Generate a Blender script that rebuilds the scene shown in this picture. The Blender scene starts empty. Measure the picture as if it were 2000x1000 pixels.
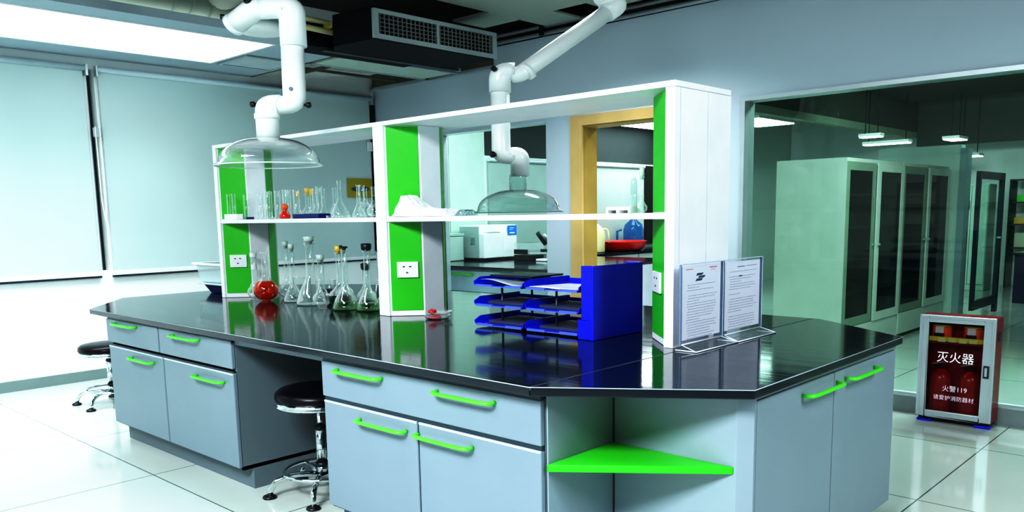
import bpy, bmesh, math, random
from mathutils import Vector, Matrix
random.seed(7)
COL = bpy.context.scene.collection
SC = bpy.context.scene
KZ = 0.78          # fittings are a little squat: round horizontal sections are flattened by this
H = 0.75           # worktop height

# ------------------------------------------------------------------ materials
MATS = {}
def nodes_of(name):
    m = bpy.data.materials.new(name); m.use_nodes = True
    nt = m.node_tree
    return m, nt, nt.nodes['Principled BSDF']
def pbr(name, col, rough=.45, metal=0., noise=.04, scale=6., spec=.5, coat=0., emit=None, es=0., bump=0.):
    if name in MATS: return MATS[name]
    m, nt, b = nodes_of(name)
    b.inputs['Roughness'].default_value = rough
    b.inputs['Metallic'].default_value = metal
    b.inputs['Specular IOR Level'].default_value = spec
    b.inputs['Coat Weight'].default_value = coat
    b.inputs['Coat Roughness'].default_value = .05
    n = nt.nodes.new('ShaderNodeTexNoise'); n.inputs['Scale'].default_value = scale
    n.inputs['Detail'].default_value = 3
    tc = nt.nodes.new('ShaderNodeTexCoord'); nt.links.new(tc.outputs['Object'], n.inputs['Vector'])
    r = nt.nodes.new('ShaderNodeValToRGB')
    r.color_ramp.elements[0].position = .3; r.color_ramp.elements[1].position = .7
    r.color_ramp.elements[0].color = [c*(1-noise) for c in col]+[1]
    r.color_ramp.elements[1].color = [min(1, c*(1+noise)) for c in col]+[1]
    nt.links.new(n.outputs['Fac'], r.inputs['Fac'])
    nt.links.new(r.outputs['Color'], b.inputs['Base Color'])
    if bump:
        bp = nt.nodes.new('ShaderNodeBump'); bp.inputs['Strength'].default_value = bump
        bp.inputs['Distance'].default_value = .01
        nt.links.new(n.outputs['Fac'], bp.inputs['Height']); nt.links.new(bp.outputs['Normal'], b.inputs['Normal'])
    if emit:
        b.inputs['Emission Color'].default_value = list(emit)+[1]
        b.inputs['Emission Strength'].default_value = es
    MATS[name] = m
    return m
def clear(name, tint=(1, 1, 1), edge=(.85, .95, .95), edge_amt=.7, gloss=.25, blend=.35):
    """thin clear wall of glass or acrylic: see-through face on, pale and shiny at its rims"""
    if name in MATS: return MATS[name]
    m = bpy.data.materials.new(name); m.use_nodes = True
    nt = m.node_tree; nt.nodes.clear()
    out = nt.nodes.new('ShaderNodeOutputMaterial')
    tr = nt.nodes.new('ShaderNodeBsdfTransparent'); tr.inputs[0].default_value = (*tint, 1)
    df = nt.nodes.new('ShaderNodeBsdfPrincipled'); df.inputs['Base Color'].default_value = (*edge, 1)
    df.inputs['Roughness'].default_value = .15
    gl = nt.nodes.new('ShaderNodeBsdfGlossy'); gl.inputs['Roughness'].default_value = .03
    lw = nt.nodes.new('ShaderNodeLayerWeight'); lw.inputs['Blend'].default_value = .5
    L = nt.links.new
    def mth(op, a_, b_):
        n_ = nt.nodes.new('ShaderNodeMath'); n_.operation = op; n_.use_clamp = True
        for i_, v_ in enumerate((a_, b_)):
            if isinstance(v_, (int, float)): n_.inputs[i_].default_value = v_
            else: L(v_, n_.inputs[i_])
        return n_.outputs[0]
    fac = lw.outputs['Facing']
    rim = mth('MULTIPLY', mth('POWER', fac, 1/max(blend, .05)), edge_amt)  # glass edge highlights put in as a pale rim colour
    sch = mth('MULTIPLY', mth('ADD', mth('MULTIPLY', mth('POWER', fac, 5.), .96), .04), gloss*3)
    m1 = nt.nodes.new('ShaderNodeMixShader'); m2 = nt.nodes.new('ShaderNodeMixShader')
    L(rim, m1.inputs[0]); L(tr.outputs[0], m1.inputs[1]); L(df.outputs[0], m1.inputs[2])
    L(sch, m2.inputs[0]); L(m1.outputs[0], m2.inputs[1]); L(gl.outputs[0], m2.inputs[2]); L(m2.outputs[0], out.inputs[0])
    MATS[name] = m
    return m
def emis(name, col, s):
    if name in MATS: return MATS[name]
    m, nt, b = nodes_of(name)
    b.inputs['Base Color'].default_value = (.8, .85, .85, 1)
    b.inputs['Emission Color'].default_value = (*col, 1)
    b.inputs['Emission Strength'].default_value = s
    MATS[name] = m
    return m

WHITE = pbr('white laminate', (.90, .92, .98), .35)
WHITE2 = pbr('white plastic', (.86, .88, .90), .3)
BGREY = pbr('light grey bench front', (.60, .66, .74), .4)
DOORHL = pbr('door edge highlight', (.50, .58, .66), .3)  # colour of the painted highlight on the door tops
ARMW = pbr('white pipe plastic', (.88, .93, .94), .28, noise=.02)
GREEN = pbr('green laminate', (.036, .50, .02), .38, noise=.03)
GREENH = pbr('green handle plastic', (.11, .72, .05), .3, noise=.03)
GREY = pbr('grey blue laminate', (.185, .238, .285), .42, noise=.025, scale=3)
GREYD = pbr('shaded grey blue laminate', (.14, .18, .205), .5, noise=.03, scale=3)  # darker copy of the laminate, knee-space shade put into the colour
GREYE = pbr('pale grey end laminate', (.265, .33, .38), .42, noise=.025, scale=3)
GAP = pbr('dark shadow gap', (.02, .035, .045), .6)
STEELB = pbr('dark steel rail', (.035, .055, .075), .35, metal=.3)
ALU = pbr('aluminium', (.62, .68, .72), .32, metal=.6)
CHROME = pbr('chrome', (.75, .80, .82), .08, metal=1.)
BLACKP = pbr('black plastic', (.008, .010, .014), .35)
BLACKV = pbr('black vinyl', (.004, .004, .008), .30, noise=.2, scale=40, spec=.22)
BLUE = pbr('blue plastic', (.004, .012, .62), .25, noise=.05)
NAVY = pbr('navy plastic', (.005, .008, .16), .3)
RED = pbr('red painted steel', (.30, .004, .016), .3)
REDB = pbr('glowing red cylinder paint', (.36, .006, .008), .25, emit=(.6, .01, .01), es=.05)  # faint glow added to the paint brightens the cylinders
REDW = pbr('red basin plastic', (.60, .012, .010), .3)
ORANGE = pbr('glowing orange red fabric', (.75, .09, .01), .5, emit=(.9, .15, .02), es=.12)  # faint glow added to the fabric colour
YELLOW = pbr('yellow', (.65, .55, .03), .5)
WOOD = pbr('light oak', (.62, .44, .20), .4, noise=.12, scale=3)
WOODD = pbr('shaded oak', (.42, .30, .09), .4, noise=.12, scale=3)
PAPER = pbr('paper', (.86, .88, .97), .7, noise=.01)
INK = pbr('grey ink', (.45, .49, .60), .8)
INKD = pbr('dark ink', (.05, .09, .14), .8)
INKR = pbr('red ink', (.75, .30, .30), .8)
CREAM = pbr('cream plastic', (.78, .76, .46), .4)
BENCHG = pbr('sage cabinet paint', (.58, .62, .58), .5)
BENCHD = pbr('sage cabinet frame', (.24, .31, .25), .5)
DARKC = pbr('dark void', (.006, .009, .008), .7)
AMBER = pbr('amber stopper glass', (.75, .50, .08), .2)
SKIRT = pbr('skirting tile', (.22, .28, .28), .35)
REDC = pbr('red solution', (.75, .03, .01), .1, coat=.6)
WALLM = pbr('wall paint', (.54, .62, .70), .8, noise=.015, scale=1.2)
WALLL = pbr('window wall paint', (.86, .90, .91), .8, noise=.01, scale=1.2)
WALLN = pbr('next room wall paint', (.66, .78, .74), .8, noise=.02, scale=1)
BLINDM = pbr('roller blind cloth', (.58, .70, .71), .85, noise=.015, scale=2)
CEILM = pbr('ceiling board', (.42, .50, .56), .8, noise=.02, scale=1)
CEILT = pbr('old ceiling tile', (.40, .46, .42), .8, noise=.05, scale=2)
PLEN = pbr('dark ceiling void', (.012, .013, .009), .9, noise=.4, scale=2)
PLENT = pbr('olive ceiling frame', (.13, .13, .09), .8, noise=.2)
DUCT = pbr('pale green duct', (.38, .44, .38), .5)
GLASS = clear('laboratory glass', (.96, 1, .99), (.93, 1., 1.), 1., .5, .75)
DOMEM = clear('clear acrylic dome', (.97, 1, 1), (.92, .98, 1.), .8, .6, .6)
DOMEM2 = clear('smoky acrylic dome', (.84, .90, .89), (.45, .55, .56), .7, .4, .45)
ACRYL = clear('clear acrylic sheet', (.99, .99, 1), (.72, .80, .92), .25, .06, .2)
PANE = clear('green tinted pane', (.74, .86, .80), (.3, .5, .45), .05, .22, .1)
PANE1 = clear('pale window pane', (.90, .97, .95), (.3, .5, .45), .03, .10, .1)
PANEC = clear('cabinet pane', (.45, .55, .52), (.1, .2, .2), .1, .25, .2)
PANEF = clear('fire cabinet pane', (.80, .78, .78), (.2, .1, .1), .03, .12, .1)
LIQG = clear('pale green liquid', (.62, .80, .62), (.35, .5, .35), .7, .3, .4)
LIQD = clear('dark green liquid', (.14, .26, .18), (.05, .10, .06), .8, .3, .4)
LIQO = clear('orange liquid', (.85, .10, .005), (.75, .06, .004), .9, .5, 1.6)
JUG = clear('blue water bottle', (.30, .55, .85), (.15, .35, .7), .7, .3, .4)
TUBM = clear('milky tub plastic', (.85, .92, .92), (.80, .88, .88), .9, .2, .6)

def worktop_mat():
    m, nt, b = nodes_of('black worktop')
    b.inputs['Base Color'].default_value = (.004, .010, .018, 1)
    b.inputs['IOR'].default_value = 1.70
    n = nt.nodes.new('ShaderNodeTexNoise'); n.inputs['Scale'].default_value = 5; n.inputs['Detail'].default_value = 6
    mp = nt.nodes.new('ShaderNodeMapping'); mp.inputs['Scale'].default_value = (.4, 3, 1)
    tc = nt.nodes.new('ShaderNodeTexCoord')
    nt.links.new(tc.outputs['Object'], mp.inputs[0]); nt.links.new(mp.outputs[0], n.inputs['Vector'])
    r = nt.nodes.new('ShaderNodeMapRange'); r.inputs['To Min'].default_value = .05; r.inputs['To Max'].default_value = .14
    nt.links.new(n.outputs['Fac'], r.inputs[0]); nt.links.new(r.outputs[0], b.inputs['Roughness'])
    bp = nt.nodes.new('ShaderNodeBump'); bp.inputs['Strength'].default_value = .05; bp.inputs['Distance'].default_value = .01
    nt.links.new(n.outputs['Fac'], bp.inputs['Height']); nt.links.new(bp.outputs['Normal'], b.inputs['Normal'])
    return m
TOPM = worktop_mat()
def tile_mat():
    m, nt, b = nodes_of('polished floor tile')
    L = nt.links.new
    tc = nt.nodes.new('ShaderNodeTexCoord'); sx = nt.nodes.new('ShaderNodeSeparateXYZ'); L(tc.outputs['Object'], sx.inputs[0])
    def grid(sock, off, size):
        a = nt.nodes.new('ShaderNodeMath'); a.operation = 'SUBTRACT'; a.inputs[1].default_value = off; L(sock, a.inputs[0])
        d = nt.nodes.new('ShaderNodeMath'); d.operation = 'DIVIDE'; d.inputs[1].default_value = size; L(a.outputs[0], d.inputs[0])
        p = nt.nodes.new('ShaderNodeMath'); p.operation = 'PINGPONG'; p.inputs[1].default_value = .5; L(d.outputs[0], p.inputs[0])
        c = nt.nodes.new('ShaderNodeMath'); c.operation = 'LESS_THAN'; c.inputs[1].default_value = .0032/size; L(p.outputs[0], c.inputs[0])
        return c.outputs[0]
    gx = grid(sx.outputs['X'], .51, .983); gy = grid(sx.outputs['Y'], -.11, 1.01)
    mx = nt.nodes.new('ShaderNodeMath'); mx.operation = 'MAXIMUM'; L(gx, mx.inputs[0]); L(gy, mx.inputs[1])
    n = nt.nodes.new('ShaderNodeTexNoise'); n.inputs['Scale'].default_value = 2.2; n.inputs['Detail'].default_value = 5
    L(tc.outputs['Object'], n.inputs['Vector'])
    r = nt.nodes.new('ShaderNodeValToRGB')
    r.color_ramp.elements[0].color = (.50, .56, .53, 1); r.color_ramp.elements[1].color = (.60, .65, .62, 1)
    L(n.outputs['Fac'], r.inputs[0])
    mc = nt.nodes.new('ShaderNodeMix'); mc.data_type = 'RGBA'
    L(mx.outputs[0], mc.inputs[0]); L(r.outputs[0], mc.inputs[6]); mc.inputs[7].default_value = (.10, .13, .13, 1)
    L(mc.outputs[2], b.inputs['Base Color'])
    b.inputs['Roughness'].default_value = .10; b.inputs['IOR'].default_value = 1.55
    return m
TILE = tile_mat()

# ------------------------------------------------------------------ mesh builder
class G:
    def __init__(s): s.v = []; s.f = []; s.sm = []
    def add(s, vs, fs, smooth=False):
        o = len(s.v); s.v += [tuple(v) for v in vs]
        for f in fs: s.f.append(tuple(i+o for i in f)); s.sm.append(smooth)
        return s
    def box(s, x0, x1, y0, y1, z0, z1):
        v = [(x, y, z) for z in (z0, z1) for y in (y0, y1) for x in (x0, x1)]
        return s.add(v, [(0, 2, 3, 1), (4, 5, 7, 6), (0, 1, 5, 4), (2, 6, 7, 3), (0, 4, 6, 2), (1, 3, 7, 5)])
    def prism(s, poly, z0, z1):
        n = len(poly)
        v = [(p[0], p[1], z0) for p in poly]+[(p[0], p[1], z1) for p in poly]
        a = sum(poly[i][0]*poly[(i+1) % n][1]-poly[(i+1) % n][0]*poly[i][1] for i in range(n))
        fs = [(i, (i+1) % n, n+(i+1) % n, n+i) for i in range(n)]+[tuple(range(n))[::-1], tuple(range(n, 2*n))]
        if a < 0: fs = [f[::-1] for f in fs]
        return s.add(v, fs)
    def slab(s, a, b, z0, z1, t):
        """thin upright panel from plan point a to plan point b"""
        a = Vector(a); b = Vector(b); d = (b-a).normalized(); n = Vector((-d.y, d.x))*t
        return s.prism([a, b, b+n, a+n], z0, z1)
    def lathe(s, prof, c=(0, 0, 0), n=24, caps=True):
        m = len(prof); v = []
        for r, z in prof:
            for i in range(n):
                t = 2*math.pi*i/n; v.append((c[0]+r*math.cos(t), c[1]+r*math.sin(t), c[2]+z))
        fs = [(j*n+i, j*n+(i+1) % n, (j+1)*n+(i+1) % n, (j+1)*n+i) for j in range(m-1) for i in range(n)]
        s.add(v, fs, True)
        if caps:
            if prof[0][0] > 1e-4: s.add(v[:n], [tuple(range(n))[::-1]])
            if prof[-1][0] > 1e-4: s.add(v[-n:], [tuple(range(n))])
        return s
    def tube(s, path, r, n=16, k=1., caps=True):
        P = [Vector((p[0], p[1], p[2]/k)) for p in path]; m = len(P)
        R = r if isinstance(r, (list, tuple)) else [r]*m
        T = []
        for i in range(m):
            a = P[max(0, i-1)]; b = P[min(m-1, i+1)]; T.append((b-a).normalized())
        up = Vector((0, 0, 1)) if abs(T[0].z) < .9 else Vector((1, 0, 0))
        u = T[0].cross(up).normalized(); vv = []
        for i in range(m):
            u = (u-T[i]*u.dot(T[i])).normalized(); w = T[i].cross(u)
            for j in range(n):
                t = 2*math.pi*j/n; q = P[i]+(u*math.cos(t)+w*math.sin(t))*R[i]; vv.append((q.x, q.y, q.z*k))
        fs = [(j*n+i, j*n+(i+1) % n, (j+1)*n+(i+1) % n, (j+1)*n+i) for j in range(m-1) for i in range(n)]
        s.add(vv, fs, True)
        if caps: s.add(vv[:n], [tuple(range(n))[::-1]]); s.add(vv[-n:], [tuple(range(n))])
        return s
    def mesh(s, name, mat, off=(0, 0, 0)):
        me = bpy.data.meshes.new(name)
        me.from_pydata([(a-off[0], b-off[1], c-off[2]) for a, b, c in s.v], [], s.f)
        me.polygons.foreach_set('use_smooth', s.sm)
        bm = bmesh.new(); bm.from_mesh(me)
        bmesh.ops.remove_doubles(bm, verts=bm.verts, dist=1e-6) if len(s.v) < 4000 else None
        bmesh.ops.recalc_face_normals(bm, faces=bm.faces); bm.to_mesh(me); bm.free()
        me.materials.append(mat)
        return me
def sweep(pts, rad, steps=6):
    """polyline with its inner corners rounded"""
    P = [Vector(p) for p in pts]; out = [P[0]]
    for i in range(1, len(P)-1):
        a, b, c = P[i-1], P[i], P[i+1]
        r = min(rad, (a-b).length*.5, (c-b).length*.5)
        s = b+(a-b).normalized()*r; e = b+(c-b).normalized()*r
        for k in range(steps+1):
            t = k/steps; out.append(s*(1-t)**2+b*2*t*(1-t)+e*t*t)
    out.append(P[-1]); return out
def root_of(o):
    while o.parent: o = o.parent
    return o
def obj(name, g, mat, parent=None, bevel=0., label=None):
    off = tuple(root_of(parent).location) if parent else (0, 0, 0)
    me = g.mesh(name, mat, off) if isinstance(g, G) else g
    o = bpy.data.objects.new(name, me); COL.objects.link(o)
    if parent: o.parent = parent
    if bevel:
        b = o.modifiers.new('bevel', 'BEVEL'); b.width = bevel; b.segments = 2; b.limit_method = 'ANGLE'; b.harden_normals = False
    if label: o['label'] = label
    return o
def thing(name, label, cat, loc=(0, 0, 0), group=None):
    o = bpy.data.objects.new(name, None); COL.objects.link(o); o.location = loc; o.empty_display_size = .05
    o['label'] = label; o['category'] = cat
    if group: o['group'] = group
    return o
def single(name, g, mat, label, cat, group=None, bevel=0.):
    xs = [v[0] for v in g.v]; ys = [v[1] for v in g.v]; zs = [v[2] for v in g.v]
    off = ((min(xs)+max(xs))/2, (min(ys)+max(ys))/2, min(zs))
    o = bpy.data.objects.new(name, g.mesh(name, mat, off)); COL.objects.link(o); o.location = off
    o['label'] = label; o['category'] = cat
    if group: o['group'] = group
    if bevel:
        b = o.modifiers.new('bevel', 'BEVEL'); b.width = bevel; b.segments = 2; b.limit_method = 'ANGLE'
    return o
def struct(name, g, mat, parent=None, bevel=0.):
    o = obj(name, g, mat, parent, bevel)
    if not parent: o['kind'] = 'structure'
    return o
def dup(root, loc, label=None, group=None, rotz=None, scale=None):
    r = root.copy(); COL.objects.link(r); r.location = loc
    if rotz is not None: r.rotation_euler = (0, 0, rotz)
    if scale: r.scale = scale
    if label: r['label'] = label
    if group: r['group'] = group
    for ch in list(root.children):
        c = ch.copy(); COL.objects.link(c); c.parent = r
        for g in ch.children:
            d = g.copy(); COL.objects.link(d); d.parent = c
    return r
def text_mesh(name, body, size, mat, parent, loc, rot, align='CENTER', extrude=.0004):
    cu = bpy.data.curves.new(name, 'FONT'); cu.body = body; cu.size = size; cu.align_x = align; cu.align_y = 'CENTER'
    cu.extrude = extrude
    t = bpy.data.objects.new('tmp', cu); COL.objects.link(t)
    bpy.context.view_layer.update()
    me = bpy.data.meshes.new_from_object(t.evaluated_get(bpy.context.evaluated_depsgraph_get()))
    bpy.data.objects.remove(t)
    M = Matrix.Translation(Vector(loc)-Vector(root_of(parent).location)) @ Matrix(rot).to_4x4()
    me.transform(M); me.materials.clear(); me.materials.append(mat)
    o = bpy.data.objects.new(name, me); COL.objects.link(o); o.parent = parent
    return o
# text facing -Y: x->X, y->Z ; facing +X: x->Y, y->Z
ROT_FRONT = ((1, 0, 0), (0, 0, -1), (0, 1, 0))
ROT_END = ((0, 0, 1), (1, 0, 0), (0, 1, 0))

# ------------------------------------------------------------------ camera
C = (1.6039, -1.7682, 1.2521); yaw, pitch, roll = .7533, -.1435, -.0174
F = Vector((-math.sin(yaw)*math.cos(pitch), math.cos(yaw)*math.cos(pitch), math.sin(pitch)))
Rt = Vector((math.cos(yaw), math.sin(yaw), 0)); U = Rt.cross(F)
r2 = Rt*math.cos(roll)+U*math.sin(roll); u2 = -Rt*math.sin(roll)+U*math.cos(roll)
cam = bpy.data.cameras.new('camera'); co = bpy.data.objects.new('camera', cam); COL.objects.link(co)
co.matrix_world = Matrix(((r2.x, u2.x, -F.x, C[0]), (r2.y, u2.y, -F.y, C[1]), (r2.z, u2.z, -F.z, C[2]), (0, 0, 0, 1)))
cam.sensor_width = 36; cam.lens = 1616.6*36/2000
cam.shift_x = -8.19/2000; cam.shift_y = 151.45/2000; cam.clip_start = .05
SC.camera = co

# ------------------------------------------------------------------ room shell
XW, YW = -5.31, 3.554
struct('floor', G().box(-5.6, 4.2, -4.2, 13.2, -.05, 0), TILE)
struct('wall_left', G().box(XW-.12, XW, -4.2, .80, 0, 3.2).box(XW-.12, XW, .862, 3.50, 0, 3.2).box(XW-.12, XW, .80, .862, 0, .86)
       .box(XW-.12, XW, .80, .862, 2.42, 3.2).box(XW-.12, XW, 3.50, YW+.1, 0, 3.2), WALLL)
struct('trim_1', G().box(XW-.16, XW-.09, .79, .87, .84, 2.44), GAP)                     # dark window strip between two blinds
struct('trim_2', G().box(XW-.085, XW-.07, .823, .833, .86, 2.42), ALU)
struct('trim_3', G().box(XW-.002, XW+.03, 3.50, 3.545, .9, 2.36), DARKC)
# wall towards the next room, with a full-height pane, a doorway and a large pane
wb = G().box(XW, -4.37, YW, YW+.12, 0, 2.60).box(-4.37, -3.64, YW, YW+.12, 2.01, 2.60).box(-3.64, -3.01, YW, YW+.12, 2.01, 2.68).box(-4.37, -3.01, YW, YW+.12, 0, .10)
wb.box(-3.01, -2.72, YW, YW+.12, 0, 2.68).box(-2.72, -1.46, YW, YW+.12, 2.02, 2.68).box(-1.46, -1.235, YW, YW+.12, 0, 2.68)
wb.box(-1.235, 4.2, YW, YW+.12, 2.01, 2.68).box(3.4, 4.2, YW, YW+.12, 0, 2.01).box(-1.235, 3.4, YW, YW+.12, 0, .10)
struct('wall_back', wb, WALLM)
struct('wall_right', G().box(4.2, 4.32, -4.2, YW, 0, 3.2), WALLL)
struct('wall_front', G().box(-5.43, 4.32, -4.32, -4.2, 0, 3.2), WALLL)
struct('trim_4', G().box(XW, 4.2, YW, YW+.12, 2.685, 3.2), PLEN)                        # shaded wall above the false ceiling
struct('baseboard_left', G().box(XW, XW+.015, -4.2, YW, 0, .08), SKIRT)
struct('baseboard_back', G().box(-1.24, 4.2, YW-.05, YW, 0, .10), SKIRT)
struct('trim_5', G().box(-1.24, 3.4, YW-.045, YW+.02, .1005, .112), ALU)
# pane frames
w2 = struct('window_2', G().box(-1.235, 3.4, YW+.055, YW+.063, .11, 1.985), PANE)
struct('window_frame', G().box(-1.235, -1.205, YW-.012, YW+.13, .10, 2.01).box(-1.205, 3.4, YW-.012, YW+.13, 1.985, 2.012), ALU, w2)
w1 = struct('window_1', G().box(-4.37, -3.01, YW+.055, YW+.061, .11, 2.0), PANE1)
struct('window_frame', G().box(-4.37, -4.355, YW-.004, YW+.12, .10, 2.01).box(-4.355, -3.01, YW-.004, YW+.12, 1.995, 2.012), ALU, w1)
# doorway with oak lining
d1 = struct('door_1', G().box(-2.735, -2.615, YW-.02, YW, 0, 2.02).box(-1.565, -1.445, YW-.02, YW, 0, 2.02).box(-2.615, -1.565, YW-.02, YW, 1.94, 2.02), WOOD)
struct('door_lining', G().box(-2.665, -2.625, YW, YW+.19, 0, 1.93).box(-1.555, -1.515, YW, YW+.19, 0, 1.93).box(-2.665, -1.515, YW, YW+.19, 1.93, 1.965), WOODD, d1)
# ceilings
CZ = 2.5
cl = G().box(-5.31, -4.885, -4.2, 2.19, CZ, CZ+.03).box(-3.90, -3.68, -4.2, 1.62, CZ, CZ+.03).box(-4.885, -3.90, -4.2, -3.02, CZ, CZ+.03)
cl.box(-4.39, -3.68, 1.62, 2.19, CZ, CZ+.03).box(-4.885, -4.39, 1.62, 1.66, CZ, CZ+.03)
cl.box(-4.885, -4.39, 2.16, 2.19, CZ, CZ+.03).box(-3.68, -3.665, -4.2, 2.19, CZ-.005, CZ+.05)
struct('ceiling', cl, CEILM)
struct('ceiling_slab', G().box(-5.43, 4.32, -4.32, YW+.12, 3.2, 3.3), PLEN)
oc = G()
for x0, x1, y0, y1 in ((-2.95, -.2, 1.95, 3.17), (-3.35, -2.95, 2.85, 3.2), (-2.96, -2.6, 3.17, 3.54), (-2.28, -1.7, 3.17, 3.40)):
    oc.box(x0, x1, y0, y1, 2.75, 2.765)
struct('ceiling_upper', oc, CEILT)
struct('trim_6', G().box(XW, -3.6, YW-.05, YW, 2.49, 2.505).box(XW, -3.6, YW-.02, YW, 2.505, 2.53), ALU)    # ceiling angle along the wall
struct('trim_7', G().box(XW, -3.6, YW-.006, YW, 2.531, 2.66), PLENT)
struct('trim_8', G().box(XW, -3.66, 2.19, 2.22, 2.5, 2.52).box(XW, -3.66, 2.52, 2.545, 2.52, 2.545).box(-4.42, -4.395, 2.2, YW-.05, 2.5, 2.52).box(-4.9, -4.87, 2.2, YW-.05, 2.54, 2.56), PLENT)
# ceiling light panel and vents
lp = thing('ceiling_light', 'long bright white ceiling light panel beside the roller blinds', 'light', (-4.39, -.7, CZ))
obj('diffuser', G().box(-4.865, -3.92, -3.0, 1.60, CZ-.004, CZ+.004), emis('light panel', (.9, 1., 1.), 1.6), lp)
obj('frame', G().box(-4.885, -4.865, -3.02, 1.62, CZ-.008, CZ+.012).box(-3.92, -3.90, -3.02, 1.62, CZ-.008, CZ+.012)
    .box(-4.865, -3.92, 1.60, 1.62, CZ-.008, CZ+.012).box(-4.865, -3.92, -3.02, -3.0, CZ-.008, CZ+.012), WHITE2, lp)
def vent(name, x0, x1, y0, y1, label, along_y=True, n=9):
    t = thing(name, label, 'vent', ((x0+x1)/2, (y0+y1)/2, CZ), 'ceiling air vents')
    f = .03
    obj('frame', G().box(x0, x1, y0, y0+f, CZ-.012, CZ+.006).box(x0, x1, y1-f, y1, CZ-.012, CZ+.006)
        .box(x0, x0+f, y0+f, y1-f, CZ-.012, CZ+.006).box(x1-f, x1, y0+f, y1-f, CZ-.012, CZ+.006), ALU, t)
    obj('backing', G().box(x0+f, x1-f, y0+f, y1-f, CZ+.018, CZ+.022), GAP, t)
    g = G()
    for i in range(n):
        x = x0+f+(x1-x0-2*f)*(i+.5)/n; w = (x1-x0)/n*.33
        g.add([(x-w, y0+f, CZ-.008), (x-w, y1-f, CZ-.008), (x+w, y1-f, CZ+.012), (x+w, y0+f, CZ+.012)], [(0, 1, 2, 3)])
    s = obj('slats', g, pbr('vent slat', (.55, .62, .66), .4), t)
    sm = s.modifiers.new('t', 'SOLIDIFY'); sm.thickness = .003
    return t
vent('ceiling_vent', -4.88, -4.41, 1.665, 2.155, 'square slatted air vent in the ceiling past the end of the light panel')
pn = thing('ceiling_panel', 'pale narrow ceiling panel hanging in a metal grid under the air conditioner', 'ceiling panel', (-4.2, 2.8, CZ))
obj('board', G().box(-4.37, -3.96, 2.25, 3.42, CZ-.004, CZ+.01), pbr('pale panel', (.50, .60, .54), .7), pn)
obj('frame', G().box(-4.39, -4.37, 2.23, 3.44, CZ-.012, CZ+.02).box(-3.96, -3.93, 2.23, 3.44, CZ-.012, CZ+.02)
    .box(-3.88, -3.85, 2.23, 3.40, CZ-.006, CZ+.02), ALU, pn)
# air conditioner
ac = thing('air_conditioner', 'black ducted air conditioner unit with white grille hanging below the ceiling', 'air conditioner', (-3.2, 2.37, 2.42))
obj('housing', G().prism([(-3.0, 1.80), (-3.0, 2.94), (-3.40, 2.94), (-3.52, 2.80), (-3.52, 1.85), (-3.40, 1.76)], 2.425, 2.64), pbr('black housing', (.004, .006, .009), .6, spec=.15), ac, .006)
obj('grille_frame', G().box(-3.0, -2.975, 1.79, 2.955, 2.432, 2.46).box(-3.0, -2.975, 1.79, 2.955, 2.592, 2.62).box(-3.0, -2.975, 1.79, 1.83, 2.46, 2.592)
    .box(-3.0, -2.975, 2.91, 2.955, 2.46, 2.592).box(-3.0, -2.975, 2.345, 2.37, 2.46, 2.592), ALU, ac)
gg = G()
for i in range(28):
    y = 1.83+1.08*(i+.5)/28; gg.box(-2.995, -2.985, y-.0022, y+.0022, 2.46, 2.592)
for j in range(4):
    z = 2.46+.132*(j+1)/5; gg.box(-2.996, -2.988, 1.83, 2.91, z-.0018, z+.0018)
obj('grille_mesh', gg, pbr('grille wire', (.32, .34, .34), .4), ac)
obj('lower_rail', G().box(-3.62, -3.56, 1.8, 3.1, 2.43, 2.45).box(-3.72, -3.64, 1.8, 3.15, 2.46, 2.48), STEELB, ac)
obj('warning_label', G().box(-3.50, -3.40, 1.752, 1.757, 2.55, 2.60), YELLOW, ac, label='yellow sticker')
obj('warning_label', G().box(-3.70, -3.64, 1.60, 1.605, 2.44, 2.50), YELLOW, ac, label='yellow sticker')
obj('side_box', G().box(-3.78, -3.53, 1.61, 2.7, 2.44, 2.60), pbr('black housing', (0, 0, 0)), ac, .006)
obj('pipe', G().tube([(-3.42, 1.78, 2.585), (-3.42, 1.2, 2.60)], .016, 10).tube([(-3.42, 1.78, 2.525), (-3.42, 1.2, 2.545)], .02, 10), CREAM, ac, label='pale insulated pipe')
# ducts
dg = G().tube([(-4.05, -4.0, 2.78), (-4.05, 1.0, 2.78), (-4.05, 1.32, 2.78)], .20, 32, .9)
d = thing('air_duct', 'large pale round duct running above the edge of the lowered ceiling', 'duct', (-4.05, -.5, 2.78))
obj('pipe', dg, DUCT, d)
sg = G()
for y in (.88, 1.0, 1.14): sg.tube([(-4.05, y, 2.78), (-4.05, y+.012, 2.78)], .206, 32, .9)
obj('seam_ring', sg, DUCT, d)
obj('branch', G().tube(sweep([(-4.05, 1.22, 2.80), (-3.4, 1.15, 2.82), (-2.3, .62, 2.80)], .3), .15, 24, .9), DUCT, d)
obj('end_cap', G().tube([(-4.05, 1.32, 2.78), (-4.05, 1.37, 2.78)], [.19, .12], 32, .9), DUCT, d)
cn = G()
for z, y in ((2.70, YW-.03), (2.755, YW-.035)): cn.tube([(-3.62, y, z), (3.9, y, z-.02)], .016, 10)
cp = thing('conduit', 'pair of thin grey conduits running along the top of the wall', 'pipe', (0, YW-.03, 2.7))
obj('pipe', cn, ALU, cp)
obj('clamp', G().box(-3.02, -2.98, YW-.06, YW-.002, 2.68, 2.775), BLACKP, cp)

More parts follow.
